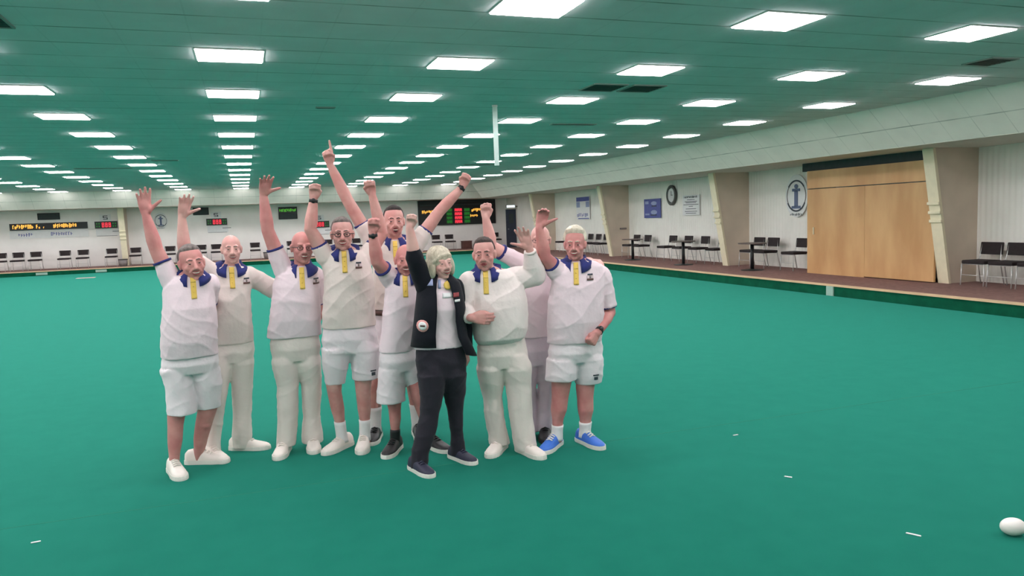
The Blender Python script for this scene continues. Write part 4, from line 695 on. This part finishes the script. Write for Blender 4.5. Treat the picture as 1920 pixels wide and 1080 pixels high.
def hair_bob(H, body, m):
    b = MB()
    H.E(b, (0, -.02, .045), (.094, .104, .094), 28, 18); H.E(b, (0, -.06, -.02), (.088, .062, .098), 24, 16)
    for s_ in (-1, 1): H.E(b, (s_*.080, -.012, -.030), (.030, .055, .082), 20, 14)
    H.E(b, (-.086, -.045, -.035), (.048, .060, .078), 20, 14)
    b.limb([H.P(.07, .035, .052), H.P(.038, .072, .064), H.P(0, .080, .066), H.P(-.04, .070, .055), H.P(-.076, .036, .02)], [.013*H.s]*5, 12)
    me = fuse(b, .006, 3, lambda co: .0022*nz((co.x*60, co.y*60, co.z*10), 1)+.003*nz(co, 9))
    link_mesh('hair', me, m, body)

def leg_rings(L, key, k=1.0, ex=1.06, n=28): return [ellring(q[0], q[1], q[2], q[3]*k, q[3]*k*ex, n, 2.0) for q in L[key]]
def shoe(g, ang, body, mu, ms, ml, s=1.0):
    s *= 1.1
    g = Vector(g); f = Vector((-g.x, -g.y, 0)).normalized(); f = Matrix.Rotation(radians(ang), 3, 'Z') @ f; r = Vector((0, 0, 1)).cross(f)
    P = lambda x, y, z: g+(r*x+f*y+Vector((0, 0, z)))*s
    prof = [(-.082, .012, .05), (-.078, .026, .075), (-.06, .035, .094), (-.03, .039, .100), (0, .040, .102), (.035, .042, .092), (.07, .045, .076), (.11, .049, .062), (.15, .048, .053), (.18, .041, .047), (.203, .027, .040), (.213, .010, .028)]
    rings = []
    for y, w, h in prof:
        ring = []
        for k in range(20):
            a = pi*k/19; ring.append(P(w*math.copysign(abs(cos(a))**.75, cos(a)), y, .018+(h-.018)*sin(a)**.8))
        ring += [P(-w*.9, y, .012), P(w*.9, y, .012)]
        rings.append(ring)
    b = MB(); b.loft(rings); o = b.out('shoe', mu, body, True)
    out = [(-.088, .014), (-.08, .03), (-.05, .041), (0, .042), (.06, .046), (.11, .053), (.16, .051), (.19, .042), (.212, .026), (.22, .01)]
    lo = [P(w, y, 0) for y, w in out]+[P(-w, y, 0) for y, w in reversed(out)]
    b = MB(); mid = [g+(p-g)*1.0+Vector((0, 0, .013*s)) for p in lo]; b.loft([lo, mid, [g+(p-g)*.985+Vector((0, 0, .027*s)) for p in lo]]); b.out('sole', ms, o)
    b = MB()
    for i in range(4):
        y = .03+i*.02; z = (.0955, .0885, .0805, .0735)[i]
        b.tube([P(-.022, y, z-.008), P(0, y+.003, z+.003), P(.022, y, z-.008)], .0055*s, 6)
    b.out('laces', ml, o, True)
    return o
def ring_band(name, m, parent, a, b2, r, w=.022, n=20):
    d = (Vector(b2)-Vector(a)).normalized(); a = Vector(a); mb = MB(); mb.tube([a-d*w/2, a+d*w/2], [r, r], n); return mb.out(name, m, parent, True)

def collar(bv, parent, c, rw, rd, fdir, m, drop=.078, h=.036):
    """turn-down collar: c centre of the neck base; two leaves meeting open at the throat"""
    f = Vector(fdir); r = Vector((0, 0, 1)).cross(f); n = 36; a0 = radians(16); vs = []; fs = []
    for lay in (0, .006):
        for j in range(4):
            for i in range(n+1):
                a = a0+(2*pi-2*a0)*i/n; fr = max(0, cos(a)); t = j/3
                rr = lerp(1.0, 1.17+.16*fr, t)
                z = lerp(h-.022*fr, -.020-drop*fr**1.3, t)+.010*sin(pi*t)
                dv = f*(rd*rr*cos(a)+.012*fr*t)+r*(rw*rr*sin(a)); R0 = dv.length; dn = dv.normalized(); o_ = Vector(c)+Vector((0, 0, z))
                if j:
                    hit = bv.ray_cast(o_+dn*.4, -dn, .4)
                    if hit[0]: R0 = max(R0, min((hit[0]-o_).length+.013, R0+.034+.03*fr))
                p = o_+dn*(R0+lay); vs.append(p)
    k = (n+1); tot = 4*k
    for j in range(3):
        for i in range(n):
            q = j*k+i; fs += [(q, q+k, q+k+1, q+1), (q+tot+1, q+k+tot+1, q+k+tot, q+tot)]
    for i in range(n): fs += [(i, i+1, i+1+tot, i+tot), (3*k+i+1, 3*k+i, 3*k+i+tot, 3*k+i+1+tot)]
    for j in range(3): fs += [(j*k, j*k+tot, j*k+k+tot, j*k+k), (j*k+n+k, j*k+n+k+tot, j*k+n+tot, j*k+n)]
    return link('collar', vs, fs, m, parent, True)

CFG = dict(
 p1=dict(skin=SKIN_RED, hair=('short', H_GREY), top=POLO, leg=SHORTS, rh='open', lh='relaxed', sl=(.62, .7), shoe=(SHOEW, SOLEW, SHOEW), mouth='smile', brow=H_GREY,
   label='person in white shorts at the far left of the group, right palm raised'),
 p2=dict(skin=SKIN_PALE, hair=None, top=POLO2, leg=TROUS, rh='open', lh='relaxed', sl=(.6, 1.9), shoe=(SHOEW, SOLEW, SHOEW), mouth='smile', brow=H_GREY, emblem=1,
   label='person in cream trousers, second from left, open palm raised, other arm around next person'),
 p3=dict(skin=SKIN_RED, hair=None, top=POLO, leg=TROUS, rh='open', lh='relaxed', sl=(.55, .8), shoe=(SHOEW, SOLEW, SHOEW), mouth='smile', brow=None, glasses=1.3, emblem=1,
   label='person in cream trousers wearing glasses, third from left, one bare hand raised'),
 p4=dict(skin=SKIN, hair=('short', H_GREY), top=POLO2, leg=SHORTS, rh='fist', lh='fist', sl=(.45, .5), shoe=(SHOEW, SOLEW, SHOEW), sock=SOCKW, mouth='smile', brow=H_GREY, glasses=1.6, watch='r', emblem=1,
   label='person in white shorts, white socks and shoes, wearing dark glasses, both fists raised'),
 p5=dict(skin=SKIN, hair=('short', H_DARK), top=POLO2, leg=SHORTS, rh='point', lh='fist', sl=(.5, .44), shoe=(SHOEK, SOLEW, SHOEK), sock=SOCKW, mouth='open', brow=H_DARK, watch='l', belt=1,
   label='person at the back in belted white shorts, both arms spread high, finger pointing up'),
 p6=dict(skin=SKIN_RED, hair=None, top=POLO, leg=SHORTS, rh='fist', lh='relaxed', sl=(.6, .8), shoe=(SHOEK, SOLEW, SHOEK), sock=SHOEK, mouth='smile', brow=None, watch='r',
   label='person in white shorts and black shoes just left of the navy jacket, watch wrist raised'),
 p7=dict(skin=SKIN_PALE, hair='bob', top=POLO, leg=CHARC, rh='fist', lh='relaxed', sl=(0, 0), shoe=(SHOEN, SOLEW, SHOEN), mouth='smile', brow=None, jacket=1, hands=.92,
   label='person in open navy jacket and dark trousers at the front, one fist raised'),
 p8=dict(skin=SKIN, hair=('short', H_BROWN), top=KNIT, leg=TROUS, rh='relaxed', lh='open', sl=(1.92, 1.92), shoe=(SHOEW, SOLEW, SHOEW), mouth='talk', brow=H_BROWN, knit=1,
   label='person in white long-sleeved jumper and cream trousers, palm raised, other hand at waist'),
 p9=dict(skin=SKIN_PALE, hair=('fringe', H_GREY), top=POLO, leg=TROUS2, rh='fist', lh='relaxed', sl=(.72, .8), shoe=(SHOEK, SOLEK, SHOEK), mouth='smile', brow=None, glasses=.9,
   label='person at back right in pale grey trousers and black shoes, one fist raised'),
 p10=dict(skin=SKIN_RED, hair=('full', H_WHITE), top=POLO, leg=SHORTS, rh='curl', lh='fist', sl=(.5, .85), shoe=(SHOEB, SOLEW, SOLEW), sock=SOCKW, mouth='smile', brow=H_WHITE, watch='l', emblem=1,
   label='person in white shorts and bright blue shoes at the far right of the group'),
)
def build_person(idx, D):
    k = D['key']; C_ = CFG[k]; sh = D['shirt']; woman = 'jacket' in C_
    base = (Vector(D['legs'][0]['g'])+Vector(D['legs'][1]['g']))/2
    neck = Vector((sh[-1][0], sh[-1][1]+.01, lerp(sh[-2][2], sh[-1][2], .5))); H = HF(D['head'], D['hyaw'], D['hroll'], D['hs'])
    ra, la = [[Vector(q) for q in D[a]] for a in ('ra', 'la')]
    right = H.r
    # --- body: one continuous surface
    b = MB(); head_skin(b, H, 1.06 if not woman else .94)
    b.limb([H.P(0, -.03, -.05), H.P(0, -.022, -.10), neck+Vector((0, .0, -.02)), neck+Vector((0, .005, -.07))], [.058*H.s, .057*H.s, .062, .075], 18)
    b.loft([ellring(q[0], q[1], q[2], q[3]*.84, q[4]*.82, 28) for q in sh])
    w = D['waist']; cz = D['crotch']
    xs = [L['cl'][0] for L in D['legs']]; xl = min(q[0]-q[3] for q in xs); xr = max(q[0]+q[3] for q in xs); ym = (xs[0][1]+xs[1][1])/2
    pel = [(w[0], w[1], w[2]+.02, w[3], w[4]), (lerp(w[0], (xl+xr)/2, .5), lerp(w[1], ym, .5), lerp(w[2], cz, .5), lerp(w[3], (xr-xl)/2, .6)*1.0, w[4]*1.02), ((xl+xr)/2, ym, cz+.03, (xr-xl)/2*.93, w[4]*.84)]
    b.loft([ellring(q[0], q[1], q[2], q[3]*.82, q[4]*.82, 28) for q in pel])
    for L in D['legs']:
        top = L['cl'][0]
        if 'sk' in L:
            rg = [(top[0], top[1], cz+.06, top[3]*.62)]+[(q[0], q[1], q[2], q[3]*(.85 if q[2] > L['cl'][-1][2]+.03 else 1)) for q in L['sk']]
            b.loft([ellring(q[0], q[1], q[2], q[3], q[3]*1.1, 22, 2) for q in rg])
            kz = L['sk'][min(2, len(L['sk'])-1)]; b.ell((kz[0], kz[1]-.008, kz[2]-.02), (kz[3]*.85, kz[3]*.98, .045))
            cf = L['sk'][3]; b.ell((cf[0], cf[1]+.02, cf[2]), (cf[3]*.85, cf[3]*.95, .1))
        else:
            b.loft([ellring(q[0], q[1], max(q[2], .09), min(q[3]*.72, .075), min(q[3]*.75, .075), 20, 2) for q in L['cl'][:-1]]+[ellring(L['g'][0], L['g'][1], .09, .036, .04, 20, 2)])
        g = Vector(L['g']); f = Matrix.Rotation(radians(L['a']), 3, 'Z') @ Vector((-g.x, -g.y, 0)).normalized()
        b.limb([g+Vector((0, 0, .10)), g+f*.02+Vector((0, 0, .05)), g+f*.12+Vector((0, 0, .034))], [.030, .028, .015], 12)
    hs_ = C_.get('hands', 1.12)
    for A, kd, sd in ((ra, C_['rh'], 1), (la, C_['lh'], -1)):
        el = A[1]; wr = A[2]; wd = (wr-el).normalized(); mid = el.lerp(wr, .3)
        tn = .9 if woman else 1
        b.limb([A[0], A[0].lerp(el, .55), el, mid, el.lerp(wr, .72), wr], [.062*tn, .056*tn, .048*tn, .050*tn, .039*tn, .030*tn], 16)
        b.limb([wr, wr+(A[3]-wr).normalized()*.02], [.030*tn, .028*tn], 14)
        thumb = right*sd; tow = None
        if A[3].z < wr.z-.02: tow = right*sd*.7+Vector((0, .7, 0)); thumb = Vector((-wr.x, -wr.y, 0))
        if k == 'p8' and sd == 1: thumb = Vector((0, 0, 1)); tow = Vector((.3, 1, 0))
        if k == 'p9' and sd == -1: thumb = Vector((-.2, -1, 0)); tow = Vector((0, 0, -1))
        hand(b, wr+(A[3]-wr).normalized()*.008, A[3], kd, thumb, hs_, tow)
    me = fuse(b, .0058, 2)
    body = link_mesh('person', me, C_['skin'])
    # --- face, hair
    face_parts(H, body, C_['mouth'], C_['brow'], C_.get('glasses'))
    if C_['hair'] == 'bob': hair_bob(H, body, H_SILVER)
    elif C_['hair']: hair_cap(H, body, *C_['hair'])
    # --- top
    ks = .95 if woman else 1.0
    b = MB(); b.loft([ellring(q[0], q[1]-(.02 if 0 < i < len(sh)-4 and not woman else 0), q[2], q[3]*ks, q[4]*ks, 36) for i, q in enumerate(sh[:-1])]+[ellring(sh[-1][0], sh[-1][1], lerp(sh[-2][2], sh[-1][2], .45), sh[-1][3]*.95, sh[-1][4]*.95, 36)])
    if woman:
        for s_ in (-1, 1): b.ell(Vector(sh[3][:3])+right*(s_*.06)+H.f*.06+Vector((0, 0, .01)), (.066, .07, .07))
    cuffs = []
    for A, sl in ((ra, C_['sl'][0]), (la, C_['sl'][1])):
        if not sl: 
            b.limb([A[0], A[0].lerp(A[1], .3)], [.06, .058], 16); continue
        a, e, wr = A[:3]
        if sl <= 1:
            c = a.lerp(e, sl); b.ell(a, (.076, .078, .078)); b.tube([a, a.lerp(c, .5), c], [.080, .073, .064], 20); cuffs.append((a, c, .0645))
        else:
            c = e.lerp(wr, sl-1); tb = .088 if 'knit' in C_ else .078
            b.ell(a, (tb, tb, tb)); b.tube([a, e], [tb, tb*.92], 20); b.ell(e, (tb*.93,)*3); b.tube([e, e.lerp(c, .6), c], [tb*.93, tb*.75, .044], 20); cuffs.append((e, c, .045))
    bv0 = BVHTree.FromPolygons(b.v, b.f)
    fd = folds(idx+1, .0115 if not woman else .007)
    me = fuse(b, .0078, 2, lambda co: fd(co)*max(0, min(1, ((co-neck).length-.13)/.10)))
    shirt = link_mesh('shirt' if 'knit' not in C_ else 'jumper', me, C_['top'], body)
    bv = BVHTree.FromPolygons([v.co.copy() for v in me.vertices], [tuple(p.vertices) for p in me.polygons])
    for a, c, r_ in cuffs: ring_band('cuff', NAVY if 'knit' not in C_ else KNIT, shirt, c, c+(c-a), r_+.0015, .017)
    T = Vector((-neck.x, -neck.y, 0)).normalized(); R_ = Vector((0, 0, 1)).cross(T); up = Vector((0, 0, 1))
    nc = Vector((neck.x, neck.y+.012, neck.z+.0))
    if not woman:
        collar(bv0, shirt, nc, .069, .066, T, NAVY)
        decal('placket', bv, nc+Vector((0, 0, -.115))+R_*.0, R_, up, T, .038, .125, YEL, shirt, 4, 10, .006)
        b = MB()
        for i in range(3):
            hit = bv.ray_cast(nc+Vector((0, 0, -.09-.04*i))+T*.5, -T, 1)
            if hit[0]: bb = MB(); bb.ell(hit[0]+T*.008, (.005, .005, .005), nu=8, nv=6); bb.out('button', YEL, shirt, True)
        # v of yellow under the collar
        decal('collar_facing', bv, nc+Vector((0, 0, -.038)), R_, up, T, .038, .05, YEL, shirt, 6, 4, .006)
    if C_.get('emblem'):
        c = nc+R_*.105+Vector((0, 0, -.125))
        e = decal('emblem', bv, c, R_, up, T, .055, .05, cloth('emblem_ground', srgb(212, 196, 198)), shirt, 4, 4, .004, 'disc')
        if e:
            decal('emblem_arc', bv, c+up*.018, R_, up, T, .04, .012, DARKPR, e, 4, 2, .008); decal('emblem_arc', bv, c-up*.018, R_, up, T, .05, .014, BELT, e, 4, 2, .008); decal('emblem_figure', bv, c, R_, up, T, .012, .018, GREYP, e, 2, 2, .008)
    # --- lower clothes
    b = MB(); b.loft([ellring(q[0], q[1], q[2], q[3]*f_, q[4]*f_, 36) for q, f_ in zip(pel, (.93, 1, 1))])
    for L in D['legs']:
        q0 = L['cl'][0]
        b.loft([ellring(lerp(q0[0], w[0], .25), q0[1], cz+.13, q0[3]*.86, q0[3]*1.05, 28, 2), ellring(q0[0], q0[1], cz+.04, q0[3]*.98, q0[3]*1.12, 28, 2)]+[ellring(q[0], q[1], q[2], q[3], min(q[3]*(1.15 if q[2] > cz-.1 else 1.05), .14), 28, 2) for q in L['cl']])
    me = fuse(b, .0080, 5, folds(idx+20, .0075 if D['lw'] == 'long' else .009, 1.2))
    low = link_mesh('shorts' if D['lw'] == 'short' else 'trousers', me, C_['leg'], body)
    bl = BVHTree.FromPolygons([v.co.copy() for v in me.vertices], [tuple(p.vertices) for p in me.polygons])
    if k in ('p4', 'p10'):
        q = D['legs'][1]['cl'][-1]; c = Vector(q[:3])+R_*(q[3]*.55)+up*.065
        decal('maker_mark', bl, c+up*.018, R_, up, T, .045, .01, DARKPR, low, 3, 2, .004); decal('maker_mark', bl, c-up*.008, R_, up, T, .03, .026, DARKPR, low, 3, 3, .004)
    if k == 'p5':
        b = MB(); q = D['shirt'][0]; b.loft([ellring(q[0], q[1], q[2]+dz, q[3]*1.02, q[4]*1.03, 36) for dz in (-.045, -.005)]); b.out('belt', BELT, body, True)
    for L in D['legs']:
        if L['sock']:
            q = L['sk'][-1]; z0, z1 = .05, .10+L['sock']; b = MB()
            a = [r for r in L['sk']]
            def at(z):
                for i in range(len(a)-1):
                    if a[i][2] >= z >= a[i+1][2]:
                        t = (a[i][2]-z)/(a[i][2]-a[i+1][2]); return [lerp(a[i][j], a[i+1][j], t) for j in range(4)]
                return list(a[-1])
            b.loft([ellring(at(z)[0], at(z)[1], z, at(z)[3]+.006, at(z)[3]*1.1+.008, 20, 2) for z in [z0+(z1-z0)*i/6 for i in range(7)]]); b.out('sock', C_['sock'], body, True)
        shoe(L['g'], L['a'], body, *C_['shoe'], s=1.02 if not woman else .93)
    # --- watch
    if C_.get('watch'):
        A = ra if C_['watch'] == 'r' else la; d = (A[2]-A[1]).normalized(); wp = A[2]-d*.012
        wt = ring_band('wristwatch', STRAPB, body, wp, wp+d, .034, .024)
        tc = Vector((-wp.x, -wp.y, .0)).normalized(); tc = (tc-d*tc.dot(d)).normalized(); b = MB(); b.tube([wp+tc*.03, wp+tc*.041], .019, 16); b.out('watch_case', BLACKP, wt, True)
    # --- woman's jacket
    if woman:
        n = 48; vs = []; T2 = T
        rows = [(sh[0][0], sh[0][1], sh[0][2]+.02)+(sh[0][3]*1.09, sh[0][4]*1.22)]+[(q[0], q[1], q[2], q[3]*1.08, q[4]*1.18) for q in sh[1:-2]]+[(q[0], q[1], q[2]+.008, q[3]*1.06, q[4]*1.12) for q in sh[-2:]]
        rows[3] = rows[3][:4]+(rows[3][4]*1.08,)
        tailz = rows[0][2]
        fs = []
        ncol = n+1
        for lay in (1.0, .965):
            for j, q in enumerate(rows):
                t = j/(len(rows)-1)
                # opening: from 0.42 rad right-of-centre edge to ... wide at the bottom
                aL = lerp(.10, .16, t); aR = lerp(.78, .42, t)     # half openings on image-left and image-right of the front line
                for i in range(n+1):
                    a = aR+(2*pi-aR-aL)*i/n       # angle from front towards image-right, going round the back to image-left
                    x = q[3]*lay*sin(a); y = q[4]*lay*cos(a); z = q[2]
                    fr = max(0, sin(a))*(1 if j == 0 else .3 if j == 1 else 0)
                    p = Vector((q[0], q[1], z))+R_*(x+.065*fr)+T2*y+Vector((0, 0, -.095*fr)); vs.append(p)
        k2 = len(rows)*ncol
        for j in range(len(rows)-1):
            for i in range(n):
                q = j*ncol+i; fs += [(q, q+1, q+ncol+1, q+ncol), (q+k2+ncol, q+k2+ncol+1, q+k2+1, q+k2)]
        for i in range(n): fs += [(i+k2, i+1+k2, i+1, i)]; z = (len(rows)-1)*ncol; fs += [(z+i, z+i+1, z+i+1+k2, z+i+k2)]
        for j in range(len(rows)-1): fs += [(j*ncol, j*ncol+ncol, j*ncol+ncol+k2, j*ncol+k2), (j*ncol+n+k2, j*ncol+n+ncol+k2, j*ncol+n+ncol, j*ncol+n)]
        jk = link('jacket', vs, fs, NAVYJ, body, True)
        b = MB()
        for A, fr in ((ra, .28), (la, .9)):
            a, e, wr = A[:3]; c = e.lerp(wr, fr); b.ell(a, (.074, .07, .074)); b.tube([a, e], [.072, .064], 20); b.ell(e, (.064,)*3); b.tube([e, c], [.064, .05], 20)
            me = None
        me = fuse(b, .008, 3, folds(77, .008)); link_mesh('sleeves', me, NAVYJ, jk)
        bj = BVHTree.FromPolygons(vs, fs)
        c = Vector(sh[2][:3])+R_*(-sh[2][3]*.70)+up*-.02
        e = decal('round_badge', bj, c, R_, up, T, .088, .088, PINKP, jk, 4, 4, .004, 'disc')
        if e: decal('badge_centre', bj, c, R_, up, T, .06, .06, WHITEP, e, 4, 4, .008, 'disc'); decal('badge_mark', bj, c, R_, up, T, .035, .012, BELT, e, 3, 2, .011)
        c = nc+R_*.115+up*-.13
        e = decal('chest_badge', bj, c, R_, up, T, .04, .03, REDP, jk, 3, 3, .004)
        decal('chest_lettering', bj, c+up*-.04, R_, up, T, .05, .016, WHITEP, jk, 4, 2, .004)
        decal('name_badge', bj, nc-R_*.075+up*-.035, R_, up, T, .06, .045, PALEB, jk, 4, 4, .008)
        o = decal('yellow_rosette', bv, nc+R_*.06+up*-.06, R_, up, T, .062, .062, YEL, shirt, 4, 4, .016, 'disc', th=.01)
        decal('name_sticker', bv, nc+R_*.055+up*-.13, R_, up, T, .075, .035, WHITEP, shirt, 4, 3, .006)
        decal('blue_trim', bv, nc+up*-.05, R_, up, T, .02, .06, PALEB, shirt, 2, 3, .005)
    # origin at the feet
    Tm = Matrix.Translation(-base); done = set()
    def shift(o):
        if o.type == 'MESH' and o.data.name not in done: o.data.transform(Tm); done.add(o.data.name)
        for ch in o.children: shift(ch)
    shift(body); body.location = base
    tag(body, C_['label'], 'person')
    return body
import time
for i, D in enumerate(PEOPLE):
    t0 = time.time(); build_person(i, D); print('person', D['key'], round(time.time()-t0, 1))
